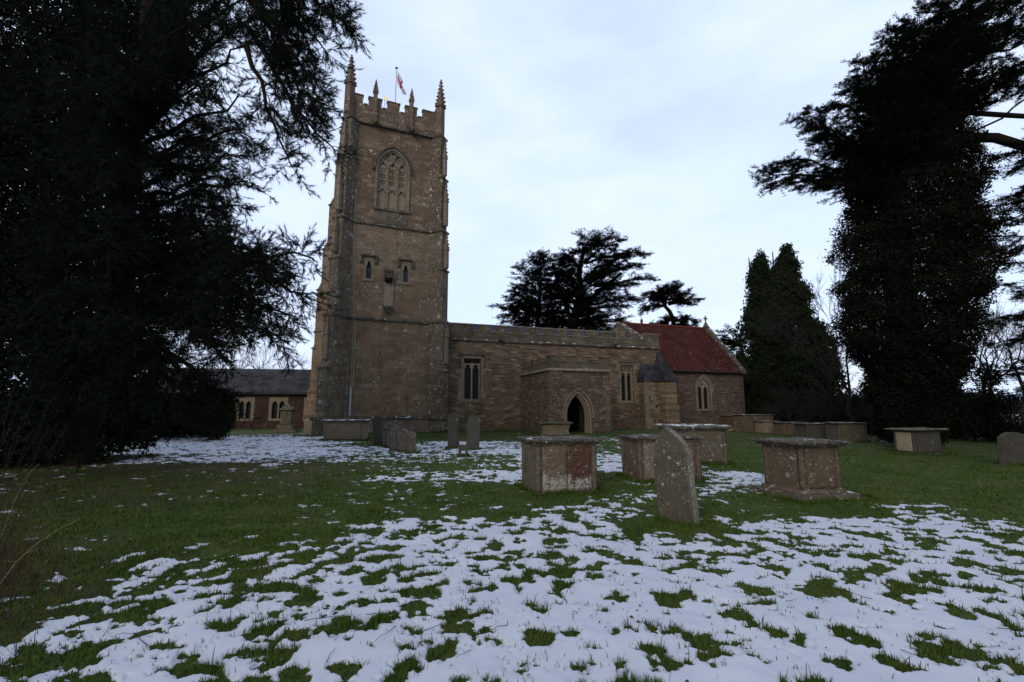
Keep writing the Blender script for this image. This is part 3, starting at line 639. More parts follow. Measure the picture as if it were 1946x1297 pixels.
b = MB(); b.band(arch(bx0 - .17, bx1 + .17, 18.45, 18.6, 20.34, 14), arch(bx0 - .06, bx1 + .06, 18.45, 18.6, 20.22, 14), -.13, .1)
b.blob((bx0 - .2, -.1, 18.4), (.13, .12, .11), sub=1, seed=1, amp=.6); b.blob((bx1 + .2, -.1, 18.4), (.13, .12, .11), sub=1, seed=5, amp=.6)
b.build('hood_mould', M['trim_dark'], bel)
b = MB(); b.band(arch(bx0 - .04, bx1 + .04, 15.62, 18.6, 20.19, 14), arch(bx0 + .1, bx1 - .1, 15.62, 18.6, 20.04, 14), -.02, .2); b.band(arch(bx0 + .101, bx1 - .101, 15.62, 18.6, 20.039, 14), arch(bx0 + .2, bx1 - .2, 15.62, 18.6, 19.92, 14), .1, .25); b.build('jamb', M['trim'], bel)
b = MB(); b.xz([(bx0 - .1, 15.42), (bx1 + .1, 15.42), (bx1 + .1, 15.6), (bx0 - .1, 15.6)], -.06, .5); b.box(-4.45, -2.15, .05, .087, 14.45, 15.4); b.build('sill', M['tower_lichen'], bel)
b = MB(); b.box(bx0 + .03, bx1 - .03, .56, .6, 15.62, 20.1); b.build('louvre_backing', M['dark'], bel)  # near-black sheet standing in for the unlit belfry behind the tracery
# ring-chamber windows
for x0, x1 in ((-4.86, -4.47), (-2.35, -1.96)):
    xm = (x0 + x1) / 2; b = MB(); fr = [(x0 - .14, 10.3), (x0 - .14, 11.82), (x1 + .14, 11.82), (x1 + .14, 10.3)]
    b.xz([(x0 - .14, 10.3), (x1 + .14, 10.3), (x1 + .14, 11.84), (x0 - .14, 11.84)], -.025, .28); w = TB(b, 'tower_window', M['trim'])
    c = MB(); c.xz(arch(x0 + .02, x1 - .02, 10.38, 11.2, 11.36, 6), -.2, .5); cc = MB(); cc.xz([(xm - .07, 11.25), (xm + .07, 11.25), (xm + .1, 11.48), (xm, 11.64), (xm - .1, 11.48)], -.2, .5); cut(w, c, cc)
    b = MB(); b.box(x0, x1, .2, .23, 10.36, 11.28); b.build('glass', M['glass_blue'], w)
    b = MB(); b.box(x0, x1, .24, .27, 11.2, 11.7); b.build('glass', M['dark'], w)
    b = MB(); b.box(x0 - .34, x1 + .34, -.15, .02, 11.93, 12.04); b.box(x0 - .34, x0 - .24, -.13, .02, 11.5, 11.93); b.box(x1 + .24, x1 + .34, -.13, .02, 11.5, 11.93)
    b.blob((x0 - .3, -.1, 11.47), (.13, .1, .08), sub=1); b.blob((x1 + .3, -.1, 11.47), (.13, .1, .08), sub=1); b.build('hood_mould', M['trim_dark'], w)
    b = MB(); b.box(x0 - .18, x1 + .18, -.09, .1, 10.2, 10.29); b.build('sill', M['cope'], w)
# niche
b = MB(); b.box(-3.58, -2.98, -.03, .05, 8.5, 10.25); b.box(-3.06, -2.98, -.09, -.03, 8.5, 10.25); nic = TB(b, 'statue_niche', M['pale'])
b = MB(); b.box(-3.62, -3.05, -.36, .05, 10.5, 10.98); b.frus(-3.335, -.1, 10.98, 11.12, .33, .3, .2, .16); b.blob((-3.335, -.1, 11.45), (.14, .14, .16), sub=1, seed=3); b.blob((-3.335, -.12, 11.25), (.09, .09, .18), sub=1); can = b.build('canopy', M['trim_dark'], nic)
hh = MB()
for i in range(4):
    for z in (10.58, 10.76): hh.box(-3.58 + i * .135, -3.58 + i * .135 + .075, -.5, -.3, z, z + .13)
cut(can, hh)
b = MB(); b.blob((-3.335, -.16, 10.36), (.27, .26, .2), seed=9, amp=.3); b.build('canopy_boss', M['dark'], nic)
b = MB(); b.frus(-3.28, -.1, 8.12, 8.5, .16, .12, .36, .24); 
for i in range(7): b.blob((-3.55 + i * .09, -.26, 8.3 + .1 * math.sin(i * 2.2)), (.07, .08, .1), sub=1, seed=i, amp=.8)
b.blob((-3.28, -.12, 8.05), (.1, .1, .12), sub=1); b.build('corbel', M['trim_dark'], nic)
# lightning conductor
b = MB(); b.tube([(-5.47, -.05, 3.0), (-5.5, -.05, 7.4), (-5.5, -.19, 7.55), (-5.5, -.19, 7.75), (-5.52, -.05, 7.9), (-5.72, -.04, 14.1), (-5.72, -.18, 14.25), (-5.72, .04, 14.5), (-5.72, .04, 16.9)], .026, 5)
b.box(-5.38, -5.33, -.04, -.005, 2.95, 7.48); cdr = TB(b, 'lightning_conductor', M['wire'])
b = MB(); b.box(-5.53, -5.4, -.12, -.002, 1.14, 3.0); b.build('guard', M['white_pipe'], cdr)
# ------------------------------------------------------------------ nave
NLN = 17.65; ND = 11.5
b = MB(); b.box(-.9, NLN, 0, ND, -.5, 6.6); nave = NB(b, 'nave_wall', M['rubble'])
wc = [MB().box(.84, 2.12, -.5, .55, 2.2, 5.24), MB().box(13.85, 15.0, -.5, .55, 2.15, 5.1)]
cut(nave, *wc)
def two_light(x0, x1, z0, z1, y, mat, glass, headh, style='sq'):
    b = MB(); xm = (x0 + x1) / 2; fw = .09; mw = .055
    b.xz([(x0, z0), (x1, z0), (x1, z1), (x0, z1)], y, y + .18); w = NB(b, 'window', mat)
    cs = []; zs = z1 - headh
    for a0, a1 in ((x0 + fw, xm - mw), (xm + mw, x1 - fw)):
        w_ = a1 - a0; cs.append(MB().xz(arch(a0, a1, z0 + .06, zs, zs + w_ * .62, 7), y - .5, y + .8))
        am = (a0 + a1) / 2; t = zs + w_ * .62
        cs.append(MB().xz([(am - .02, t + .06), (am - .05, z1 - .08), (a0 + .0, z1 - .08), (a0 + .0, t + .12)][::-1], y - .5, y + .8))
        cs.append(MB().xz([(am + .05, z1 - .08), (am + .02, t + .06), (a1, t + .12), (a1, z1 - .08)][::-1], y - .5, y + .8))
    cut(w, *cs)
    for a0, a1 in ((x0 + fw, xm - mw), (xm + mw, x1 - fw)):   # cusps
        w_ = a1 - a0
        for s_, e in ((1, a0), (-1, a1)): MB().xz([(e - s_ * .01, zs - .02), (e + s_ * w_ * .26, zs + w_ * .12), (e + s_ * w_ * .08, zs + w_ * .34)][::s_], y + .02, y + .15).build('cusp', mat, w)
    b = MB(); b.box(x0 + .02, x1 - .02, y + .2, y + .24, z0 + .02, z1 - .02); b.build('glass', glass, w)
    return w
w1 = two_light(.86, 2.10, 2.22, 5.22, .16, M['pale'], M['glass'], .72)
b = MB(); b.box(.84, 2.12, .02, .16, 5.0, 5.235); b.build('lintel', M['dark'], w1)  # near-black strip across the top of the window recess
b = MB(); b.box(.5, 2.45, -.12, .02, 5.47, 5.6); b.box(.5, .6, -.1, .02, 4.75, 5.47); b.box(2.35, 2.45, -.1, .02, 4.75, 5.47); b.blob((.55, -.08, 4.68), (.12, .1, .1), sub=1); b.blob((2.4, -.08, 4.68), (.12, .1, .1), sub=1); b.build('hood_mould', M['trim_dark'], w1)
def jambs(w, x0, x1, z0, z1):
    b = MB(); random.seed(int(x0 * 10)); z = z0 - .12
    while z < z1:
        h_ = random.uniform(.25, .42)
        for s_, e in ((-1, x0), (1, x1)):
            l = random.choice((.18, .42)) + random.uniform(-.04, .04); a, c = sorted((e, e + s_ * l)); b.box(a, c, -.012 - .004 * random.random(), .05, z + .008, min(z + h_, z1 + .15))
        z += h_
    b.box(x0 - .05, x1 + .05, -.05, .16, z0 - .13, z0 - .002); b.box(x0 - .02, x1 + .02, -.015, .12, z1 + .003, z1 + .22); b.build('surround', M['trim'], w, bevel=.006)
jambs(w1, .84, 2.12, 2.2, 5.24)
w2 = two_light(13.87, 14.98, 2.17, 5.08, .16, M['pale'], M['glass'], .85)
b = MB(); b.box(13.6, 15.3, -.1, .02, 5.3, 5.4); b.blob((15.25, -.06, 4.5), (.1, .09, .1), sub=1); b.build('hood_mould', M['trim_dark'], w2); jambs(w2, 13.85, 15.0, 2.15, 5.1)
b = MB(); b.prism([(-.14, 6.52), (-.14, 6.6), (.05, 6.74), (.2, 6.74), (.2, 6.52)], lambda u, v: (-.2, u, v), lambda u, v: (NLN + .1, u, v)); NB(b, 'string_course', M['trim_dark'])
# nave parapet
gaps = [(1.56, 2.1), (2.87, 3.42), (4.15, 4.66), (5.4, 5.95), (6.7, 7.22), (7.95, 8.48), (9.2, 9.72), (10.5, 11.0), (11.85, 12.38), (13.1, 13.7), (14.43, 15.05), (15.63, 16.22)]
b = MB(); b.box(-.4, NLN, .04, .34, 6.6, 7.26); e = -.4; cp = MB()
for g0, g1 in gaps + [(NLN, 0)]:
    b.box(e, g0, .043, .337, 7.26, 7.76); cp.box(e - .025, g0 + .025, -.02, .4, 7.76, 7.84); 
    if g1: cp.box(g0 + .026, g1 - .026, -.02, .4, 7.26, 7.33)
    e = g1
for g0, g1 in gaps + [(0, 0)]: pass
npar = NB(b, 'nave_parapet', M['parapet']); cp.build('parapet_coping', M['cope'], npar)
b = MB(); hd_ = 5.76; b.prism([(.36, 6.62), (.36, 7.2), (hd_, 8.78), (ND, 7.1), (ND, 6.62)], lambda u, v: (-.35, u, v), lambda u, v: (NLN - .35, u, v)); NB(b, 'nave_roof', M['slate'])
b = MB(); b.tube([(-.35, hd_, 8.8), (NLN - .4, hd_, 8.8)], .1, 6); NB(b, 'ridge', M['lead'])
for x in (3.54, 13.2):
    b = MB(); b.blob((x, -.2, 6.72), (.16, .32, .15), seed=x, amp=.5); b.blob((x, -.48, 6.7), (.14, .16, .13), seed=x + 3, amp=.9); b.blob((x + .14, -.3, 6.82), (.06, .12, .13), sub=1); NB(b, 'gargoyle', M['trim_dark'])
# east gable wall of nave
b = MB(); b.prism([(.8, 6.7), (.8, 7.0), (hd_, 9.62), (ND - .6, 7.0), (ND - .6, 6.7)], lambda u, v: (NLN - .55, u, v), lambda u, v: (NLN - .02, u, v)); gb = NB(b, 'nave_gable', M['parapet'])
b = MB(); b.prism([(.6, 6.9), (.6, 7.02), (hd_, 9.80), (ND - .4, 7.02), (ND - .4, 6.9), (hd_, 9.62)], lambda u, v: (NLN - .62, u, v), lambda u, v: (NLN + .05, u, v)); b.build('gable_coping', M['trim_dark'], gb)
# wall breaks on the nave (raised relics seen above the porch)
b = MB(); b.box(9.1, 9.9, -.1, .02, 5.75, 5.85); NB(b, 'old_drip_stone', M['trim'])
# ------------------------------------------------------------------ porch
PX0, PX1, PY = 5.25, 9.6, -5.6
b = MB(); b.box(PX0, PX1, PY, -.01, -.6, 4.1); porch = NB(b, 'porch_wall', M['rubble_porch'])
cut(porch, MB().box(PX0 + .55, PX1 - .55, PY + .55, .5, -.8, 3.5))
ax0, ax1, azs, aza = 6.42, 8.05, 1.15, 2.62
cut(porch, MB().xz(arch(ax0 - .12, ax1 + .12, -.8, azs, aza + .1, 12), PY - .3, PY + .8))
c = MB(); c.add([(PX0 - .3, -4.52 + .13 * math.cos(t), 3.15 + .2 * math.sin(t)) for t in [i * math.pi / 6 for i in range(12)]] + [(PX0 + .9, -4.52 + .13 * math.cos(t), 3.15 + .2 * math.sin(t)) for t in [i * math.pi / 6 for i in range(12)]],
      [tuple(range(12)), tuple(range(12, 24))[::-1]] + [(i, (i + 1) % 12, (i + 1) % 12 + 12, i + 12) for i in range(12)]); cut(porch, c)
b = MB(); b.band(arch(ax0 - .13, ax1 + .13, -.5, azs, aza + .11, 12), arch(ax0 + .0, ax1 - .0, -.5, azs, aza - .02, 12), PY - .015, PY + .14)
b.band(arch(ax0 - .125, ax1 + .125, -.5, azs, aza + .105, 12), arch(ax0 + .09, ax1 - .09, -.5, azs, aza - .13, 12), PY + .14, PY + .28); b.band(arch(ax0 - .125, ax1 + .125, -.5, azs, aza + .105, 12), arch(ax0 + .17, ax1 - .17, -.5, azs, aza - .23, 12), PY + .28, PY + .42)
pa = NB(b, 'porch_arch', M['pale'])
b = MB(); b.band(arch(ax0 - .32, ax1 + .32, azs - .12, azs, aza + .32, 12), arch(ax0 - .2, ax1 + .2, azs - .12, azs, aza + .19, 12), PY - .1, PY + .02)
b.blob((ax0 - .26, PY - .04, azs - .15), (.11, .1, .1), sub=1); b.blob((ax1 + .26, PY - .04, azs - .15), (.11, .1, .1), sub=1); b.build('hood_mould', M['trim'], pa)
qs = [MB() for _ in range(4)]; z = -.4; random.seed(5)
while z < 1.1:
    h_ = random.uniform(.28, .4); l = random.choice((.2, .45)); qs[0].box(ax1 + .13, ax1 + .13 + l, PY - .012, PY + .05, z + .008, z + h_); qs[1].box(ax0 - .13 - l * .7, ax0 - .13, PY - .010, PY + .05, z + .008, z + h_); z += h_
z = -.4
while z < 4.0:
    h_ = random.uniform(.25, .38); l = random.choice((.25, .5)); qs[2].box(PX1 - l, PX1 + .012, PY - .012, PY + .4, z + .008, z + h_); l = random.choice((.25, .5)); qs[3].box(PX0 - .012, PX0 + l, PY - .012, PY + .35, z + .008, z + h_); z += h_
for b in qs: b.build('quoin', M['rubble'], pa)
b = MB(); b.box(PX1 - 1.75, PX1 - 1.0, PY + 1.05, PY + 1.1, -.3, 2.45); NB(b, 'porch_door', M['door'])
b = MB(); b.xz(arch(6.9, 7.9, -.3, 1.6, 2.3, 6), -.09, -.04); NB(b, 'church_door', M['door'])
b = MB(); b.box(6.55, 6.95, -.08, -.03, 1.0, 1.55); NB(b, 'notice_board', M['lead'])
b = MB()
for x0, x1, y0, y1 in ((PX0 - .13, PX1 + .13, PY - .13, PY + .3), (PX0 - .131, PX0 + .3, PY, 0), (PX1 - .3, PX1 + .131, PY, 0)):
    b.frus((x0 + x1) / 2, (y0 + y1) / 2, 4.03 + .002 * (y1 == 0), 4.2, (x1 - x0) / 2, (y1 - y0) / 2, (x1 - x0) / 2 - .1, (y1 - y0) / 2 - .1)
NB(b, 'string_course', M['trim'])
b = MB(); cp = MB(); cq = MB(); cr_ = MB()
b.box(PX0 + .03, PX1 - .03, PY + .03, PY + .3, 4.1, 4.66); b.box(PX0 + .031, PX0 + .3, PY + .3, -.02, 4.1, 4.64); b.box(PX1 - .3, PX1 - .031, PY + .3, -.02, 4.1, 4.64)
mers = [(PX0, 5.78), (6.52, 7.12), (7.76, 8.32), (8.95, PX1)]
for i, (x0, x1) in enumerate(mers): b.box(x0 + .035, x1 - .035 * (i == 3), PY + .033, PY + .297, 4.66, 5.0); (cq if i == 0 else cr_ if i == 3 else cp).box(x0 - .03, x1 + .03, PY - .04, PY + .36, 5.0, 5.10)
for g0, g1 in ((5.78, 6.52), (7.12, 7.76), (8.32, 8.95)): cp.box(g0 + .031, g1 - .031, PY - .02, PY + .36, 4.66, 4.72)
for sx in (PX0, PX1 - .33):
    for y0, y1 in ((PY + .35, PY + .75), (PY + 1.5, PY + 2.1), (PY + 2.9, PY + 3.5), (PY + 4.3, PY + 4.9)):
        b.box(sx + .035, sx + .295, y0, y1, 4.64, 4.98); cp.box(sx - .02, sx + .35, y0 - .03, y1 + .03, 4.98, 5.06)
    for y0, y1 in ((PY + .79, PY + 1.46), (PY + 2.14, PY + 2.86), (PY + 3.54, PY + 4.26)): cp.box(sx - .02, sx + .35, y0, y1, 4.64, 4.7)
pp = NB(b, 'porch_parapet', M['parapet']); cp.build('parapet_coping', M['cope_orange'], pp); cq.build('parapet_coping', M['cope_orange'], pp); cr_.build('parapet_coping', M['cope_orange'], pp)
b = MB(); b.prism([(PX0 + .31, 4.15), (PX0 + .31, 4.3), ((PX0 + PX1) / 2, 4.75), (PX1 - .31, 4.3), (PX1 - .31, 4.15)], lambda u, v: (u, PY + .31, v), lambda u, v: (u, -.02, v)); b.build('porch_roof', M['lead'], pp)
# rood stair block
b = MB(); b.box(15.4, 17.5, -1.0, .3, -.5, 3.8); b.prism([(17.2, -.9), (17.95, -1.55), (18.45, -1.0), (18.45, .5), (17.2, .5)], lambda u, v: (u, v, -.5), lambda u, v: (u, v, 3.75)); b.prism([(17.32, -1.3), (17.9, -1.85), (18.5, -1.3), (18.2, -.8)], lambda u, v: (u, v, -.5), lambda u, v: (u, v, 1.9))
st = NB(b, 'stair_turret', M['rubble'])
b = MB(); b.add([(15.25, -1.15, 3.8), (17.5, -1.15, 3.8), (17.5, .05, 5.3), (15.75, .05, 5.3), (15.25, .05, 3.8), (17.5, .05, 3.8)], [(0, 1, 2, 3), (0, 3, 4), (1, 5, 2), (0, 4, 5, 1), (3, 2, 5, 4)])
b.add([(17.15, -1.2, 3.83), (18.05, -1.65, 3.8), (18.65, -.95, 3.78), (18.6, .7, 3.8), (17.66, .1, 6.5), (17.3, .04, 6.35), (17.0, .05, 4.9), (17.15, .06, 3.83)], [(0, 1, 5, 6), (1, 2, 4, 5), (2, 3, 4), (0, 6, 7), (0, 7, 3, 2, 1), (7, 6, 5, 4, 3)])
b.build('turret_roof', M['slate'], st)
b = MB(); b.box(16.25, 16.5, -1.015, -.9, 2.15, 2.22); b.box(16.33, 16.41, -1.01, -.9, 1.65, 2.15); b.build('slit_window', M['dark'], st)
b = MB(); random.seed(8)
for z in np.arange(-.2, 3.5, .36):
    l = random.choice((.35, .6)); b.box(15.388, 15.4 + l, -1.014, -.8, z + .01, z + .34)
for z, xx in ((2.3, 15.9), (2.65, 15.7), (1.55, 15.8), (1.9, 16.05), (1.2, 16.2)): b.box(xx, xx + .5, -1.018, -.9, z, z + .33)
b.build('quoin', M['trim'], st)
# ------------------------------------------------------------------ chancel
CX0, CX1, CY, CD = 17.3, 27.65, 1.5, 8.6; CYM = CY + CD / 2
b = MB(); b.box(CX0, CX1, CY, CY + CD, -.5, 4.95); b.prism([(CY, 4.95), (CYM, 9.6), (CY + CD, 4.95)], lambda u, v: (CX1 - .5, u, v), lambda u, v: (CX1, u, v)); chn = NB(b, 'chancel_wall', M['rubble_red'])
cut(chn, MB().xz(arch(22.5, 23.82, 1.5, 3.3, 4.3, 9), CY - .4, CY + .5))
b = MB(); b.xz(arch(22.5, 23.82, 1.5, 3.3, 4.3, 9), CY + .14, CY + .3); cw = NB(b, 'window', M['pale'])
cs = []
for a0, a1 in ((22.6, 23.1), (23.22, 23.72)): cs.append(MB().xz(arch(a0, a1, 1.56, 3.2, 3.55, 7), CY - .3, CY + .8))
cs.append(MB().xz([(23.16, 3.5), (23.3, 3.72), (23.16, 4.05), (23.02, 3.72)], CY - .3, CY + .8)); cs.append(MB().xz([(22.78, 3.62), (22.93, 3.62), (22.97, 3.8)], CY - .3, CY + .8)); cs.append(MB().xz([(23.39, 3.62), (23.54, 3.62), (23.35, 3.8)], CY - .3, CY + .8)); cut(cw, *cs)
b = MB(); b.xz(arch(22.52, 23.8, 1.52, 3.3, 4.28, 9), CY + .34, CY + .38); b.build('glass', M['glass'], cw)
b = MB(); b.band(arch(22.3, 24.02, 1.3, 3.3, 4.52, 9), arch(22.49, 23.83, 1.3, 3.3, 4.31, 9), CY - .02, CY + .16); b.box(22.3, 24.02, CY - .08, CY + .2, 1.38, 1.5); b.build('surround', M['trim'], cw)
b = MB(); b.band(arch(22.2, 24.12, 3.15, 3.3, 4.64, 9), arch(22.3, 24.02, 3.15, 3.3, 4.53, 9), CY - .1, CY - .021); b.blob((22.22, CY - .05, 3.1), (.1, .08, .1), sub=1); b.blob((24.1, CY - .05, 3.1), (.1, .08, .1), sub=1); b.build('hood_mould', M['trim'], cw)
b = MB(); zr = 9.75
b.prism([(CY - .3, 4.78), (CY - .3, 4.9), (CYM, zr), (CY + CD + .3, 4.9), (CY + CD + .3, 4.78), (CYM, zr - .2)], lambda u, v: (CX0, u, v), lambda u, v: (CX1 - .35, u, v)); rf = NB(b, 'chancel_roof', M['redtile'])
b = MB(); b.tube([(CX0, CYM, zr + .02), (CX1 - .4, CYM, zr + .02)], .12, 8); b.build('ridge_tiles', M['ridge'], rf)
b = MB(); b.frus(20.02, CYM + .3, 9.6, 10.15, .13, .13, .11, .11, n=8); b.frus(20.02, CYM + .3, 10.15, 10.22, .17, .17, .17, .17, n=8); b.frus(20.02, CYM + .3, 10.22, 10.4, .08, .08, .1, .1, n=8); b.build('chimney', M['ridge'], rf)
b = MB(); b.tube([(CX0 + .6, CY - .36, 4.86), (CX1 - .3, CY - .36, 4.84)], .06, 6); gt = b.build('gutter', M['iron'], rf)
b = MB(); b.tube([(CX1 + .08, CY + .1, 4.8), (CX1 + .08, CY + .1, -.3)], .055, 6); b.tube([(CX1 - .25, CY - .34, 4.84), (CX1 + .08, CY - .1, 4.7), (CX1 + .08, CY + .1, 4.5)], .05, 6); NB(b, 'downpipe', M['iron'])
b = MB(); b.prism([(CY - .45, 4.75), (CY - .45, 5.05), (CYM, zr + .42), (CY + CD + .45, 5.05), (CY + CD + .45, 4.75), (CYM, zr + .0)], lambda u, v: (CX1 - .42, u, v), lambda u, v: (CX1 + .06, u, v)); gc = NB(b, 'gable_coping', M['trim_dark'])
b = MB(); zc = zr + .4; b.frus(CX1 - .18, CYM, zc - .1, zc + .25, .16, .16, .08, .08); b.box(CX1 - .22, CX1 - .14, CYM - .05, CYM + .05, zc + .2, zc + .95); b.box(CX1 - .44, CX1 + .08, CYM - .04, CYM + .04, zc + .6, zc + .7)
b.band([(CX1 - .18 + .22 * math.cos(i * math.pi / 2), zc + .65 + .22 * math.sin(i * math.pi / 2)) for i in range(4)], [(CX1 - .18 + .15 * math.cos(i * math.pi / 2), zc + .65 + .15 * math.sin(i * math.pi / 2)) for i in range(4)], CYM - .035, CYM + .035, closed=True); b.build('gable_cross', M['trim'], gc)
# ------------------------------------------------------------------ flagpole and weather vane on the tower
def Tw(x, y, z): return CH0 + Vector((x * math.cos(TA) - y * math.sin(TA), x * math.sin(TA) + y * math.cos(TA), z))
fp = at(751.5, 190, 37.5); ftop = at(750.8, 131, 37.5)
fl = empty('flagpole', (fp.x, fp.y, 21.95), 0, 'white flagpole with a limp red cross flag standing on the tower roof', 'flagpole')
hp = ftop.z - 21.95; b = MB(); b.tube([(0, 0, 0), (0, 0, hp)], .04, 8); b.build('pole', M['polew'], fl); b = MB(); b.blob((0, 0, hp + .06), (.13, .13, .07), sub=2, amp=0); b.build('finial', M['iron'], fl)
nu, nv = 30, 20; V = []; F = []; mi = []
for i in range(nu + 1):
    for j in range(nv + 1):
        u = i / nu; v = j / nv
        x = .05 + u * .72 + v * (-.0) * u + .35 * (1 - v) * u * .0 + .10 * math.sin(v * 5 + u * 6) * u; z = hp - .22 - v * (.95 - .5 * u) - u * 2.0 + .04 * math.sin(u * 9 + v * 4) * u
        y = .10 * math.sin(v * 7 + u * 5) * (.3 + u) - .1 * u; V.append((x + .04 + .26 * (.5 - v) * (1 - abs(2 * u - .9)) , y, z))
for i in range(nu):
    for j in range(nv):
        k = i * (nv + 1) + j; F.append((k, k + 1, k + nv + 2, k + nv + 1)); mi.append(0 if (abs((j + .5) / nv - .5) < .1 or abs((i + .5) / nu - .5) < .07) else 1)
np_mesh('flag', np.array(V), np.array(F), 4, [M['red'], M['white']], fl, smooth=True, mi=mi)
vp = at(731, 205, 38.2); vt = at(731, 184, 38.2); wv = empty('weather_vane', (vp.x, vp.y, 21.95), 0, 'tiny gilded weather vane behind the tower battlements left of the flagpole', 'weather vane')
hp = vt.z - 21.95; b = MB(); b.tube([(0, 0, 0), (0, 0, hp - .2)], .018, 5); b.build('rod', M['iron'], wv); b = MB(); b.xz([(-.08, hp - .35), (.1, hp - .4), (.16, hp - .1), (.04, hp - .16), (-.02, hp + .1), (-.14, hp - .02)], -.02, .02); b.build('cockerel', M['gold'], wv)

# ================================================================== TOMBS
def mk_tomb(lo, hi, **k): pass
MS = {}
def smat(key, *a, **k):
    if key not in MS: MS[key] = stone('tomb_' + key, *a, **k)
    return MS[key]
GREY = smat('grey', (.125, .105, .074), (.18, .15, .105), (.15, .10, .07), None, .8, 2.8, .6, moss=.35)
BROWN = smat('brown', (.135, .095, .064), (.19, .14, .092), (.105, .066, .046), None, .75, 2.6, .7, moss=.3)
RED = smat('red', (.090, .036, .025), (.130, .066, .042), (.12, .078, .054), None, .75, 3.4, .8, foot=.30)
BUFF = smat('buff', (.27, .22, .15), (.32, .26, .18), (.22, .16, .10), None, .3, 2, .4)
SLAB = smat('slab', (.075, .064, .048), (.12, .10, .074), (.10, .078, .058), None, .9, 3.2, .6, moss=.3, snow=.03)
SLABS = smat('snowy_slab', (.12, .105, .085), (.17, .15, .12), (.14, .115, .09), None, .7, 2.6, .6, moss=.3, snow=.5)
MOSSY = smat('mossy', (.11, .10, .07), (.16, .14, .095), (.13, .11, .075), None, .5, 3, .6, moss=.7, mossc=(.06, .065, .02))
DARKS = smat('dark', (.08, .072, .06), (.11, .10, .08), (.09, .075, .06), None, .3, 2, .6, moss=.5)
def chest(name, label, x, y, rz, L, D, H, body, slab=None, over=.12, st=.09, plinth=None, panels=2, taper=0, group='chest tombs in the churchyard', pmats=None, tilt=0, pil=True, step=None, seed=1):
    z = tz(x, y) - .02
    t = empty(name, (x, y, z), R(rz), label, 'tomb', group); t.rotation_euler = (R(tilt), R(tilt * .6), R(rz))
    z0 = 0
    if step: o = shade_auto(rough_box(L + step[0] * 2, D + step[0] * 2, step[1], .08, .012, .03, seed=seed + 9, z0=-.05).build('step', SLAB, t)); z0 += step[1] - .09
    if plinth: o = shade_auto(rough_box(L + plinth[0] * 2, D + plinth[0] * 2, plinth[1], .07, .01, .03, taper=.06, seed=seed + 5, z0=z0 - .03).build('plinth', body, t)); z0 += plinth[1] - .04
    hb = H - st - z0
    shade_auto(rough_box(L, D, hb + .1, .07, .006, .012, taper=taper, seed=seed, z0=z0 - .05).build('body', body, t))
    if pil:
        for sx in (-1, 1):
            for sy in (-1, 1):
                pw = .075; o = rough_box(pw * 1.3, pw * 1.3, hb, .06, .004, .012, seed=seed + sx + 2 * sy, z0=z0 + .01).build('corner_pilaster', body, t, (sx * (L / 2 - pw * .45) * (1 - taper * .5), sy * (D / 2 - pw * .45) * (1 - taper * .5), 0)); shade_auto(o)
    for i in range(panels):
        pw = (L - .2) / panels; xc = -L / 2 + .1 + pw * (i + .5)
        pm = pmats[i] if pmats else body
        for sy in (-1, 1): shade_auto(rough_box(pw - .015, .05, hb - .06, .06, .004, .012, seed=seed + i + sy, z0=z0 + .02).build('side_panel', pm, t, (xc * (1 - taper), sy * (D / 2 - .004 - taper * D * .25), 0)))
    shade_auto(rough_box(L + over * .9, D + over * .9, .06, .07, .006, .02, seed=seed + 7, z0=H - st - .05).build('cornice', body, t))
    shade_auto(rough_box(L + over * 2, D + over * 2, st, .05, .019, .03, seed=seed + 3, z0=H - st).build('lid', slab or SLAB, t))
    return t
def mid(a, b): return ((a[0] + b[0]) / 2, (a[1] + b[1]) / 2)
c = gp(1020, 942); e1 = gp(1133, 938); ang = math.atan2(e1.y - c.y, e1.x - c.x)
def corner_place(px, py, rz, L, D):
    c = gp(px, py); a = R(rz); return c.x + L / 2 * math.cos(a) - D / 2 * math.sin(a), c.y + L / 2 * math.sin(a) + D / 2 * math.cos(a)
x, y = corner_place(1021, 941, 14, 1.2, 1.05)
chest('chest_tomb', 'chest tomb with one buff and one dark red side panel under a ragged dark lid', x, y, 14, 1.2, 1.05, 1.03, GREY, SLAB, .12, .06, (.03, .08), 2, pmats=[smat('mixed', (.18, .125, .08), (.13, .08, .055), (.2, .16, .11), None, .9, 3.4, .6, foot=.36), RED], seed=1)
x, y = corner_place(1213, 916, 6, 1.45, .95)
chest('chest_tomb', 'chest tomb with dark red end and white-lichened side just behind the leaning headstone', x, y, 8, 1.45, 1.0, .98, BROWN, SLAB, .08, .07, (.03, .07), 2, pmats=[smat('lich', (.2, .16, .125), (.24, .19, .15), (.17, .11, .08), None, 1., 3, .4), BROWN], seed=12)
x, y = corner_place(1305, 884, 10, 1.30, 1.5)
chest('chest_tomb', 'grey chest tomb with wide snowy lid, farthest of the three around the leaning headstone', x, y, 10, 1.30, 1.5, 1.14, GREY, SLABS, .14, .1, (.06, .1), 1, seed=23, pil=False)
x, y = corner_place(1529, 951, 15, .88, .9)
chest('chest_tomb', 'squat chest tomb with moulded lid on a broad stepped base right of the leaning headstone', x, y, 15, .88, .9, 1.03, BROWN, SLAB, .17, .055, (.07, .13), 1, taper=.08, step=(.2, .17), seed=31)
x, y = 14.35, 17.1
t = chest('chest_tomb', 'chest tomb with pale end panel and thin lid, alone in shade by dark trees', x, y, 20, 1.4, .62, .92, DARKS, smat('mossslab', (.15, .15, .1), (.2, .19, .12), (.16, .14, .1), None, .5, 2.6, .4, moss=.4), .2, .05, (.12, .12), 1, seed=41)
shade_auto(rough_box(.05, .5, .66, .06, .004, .012, seed=44, z0=.14).build('end_panel', smat('palepanel', (.30, .25, .17), (.36, .30, .21), (.24, .19, .12), None, .1, 2, .4), t, (-.72, 0, 0)))
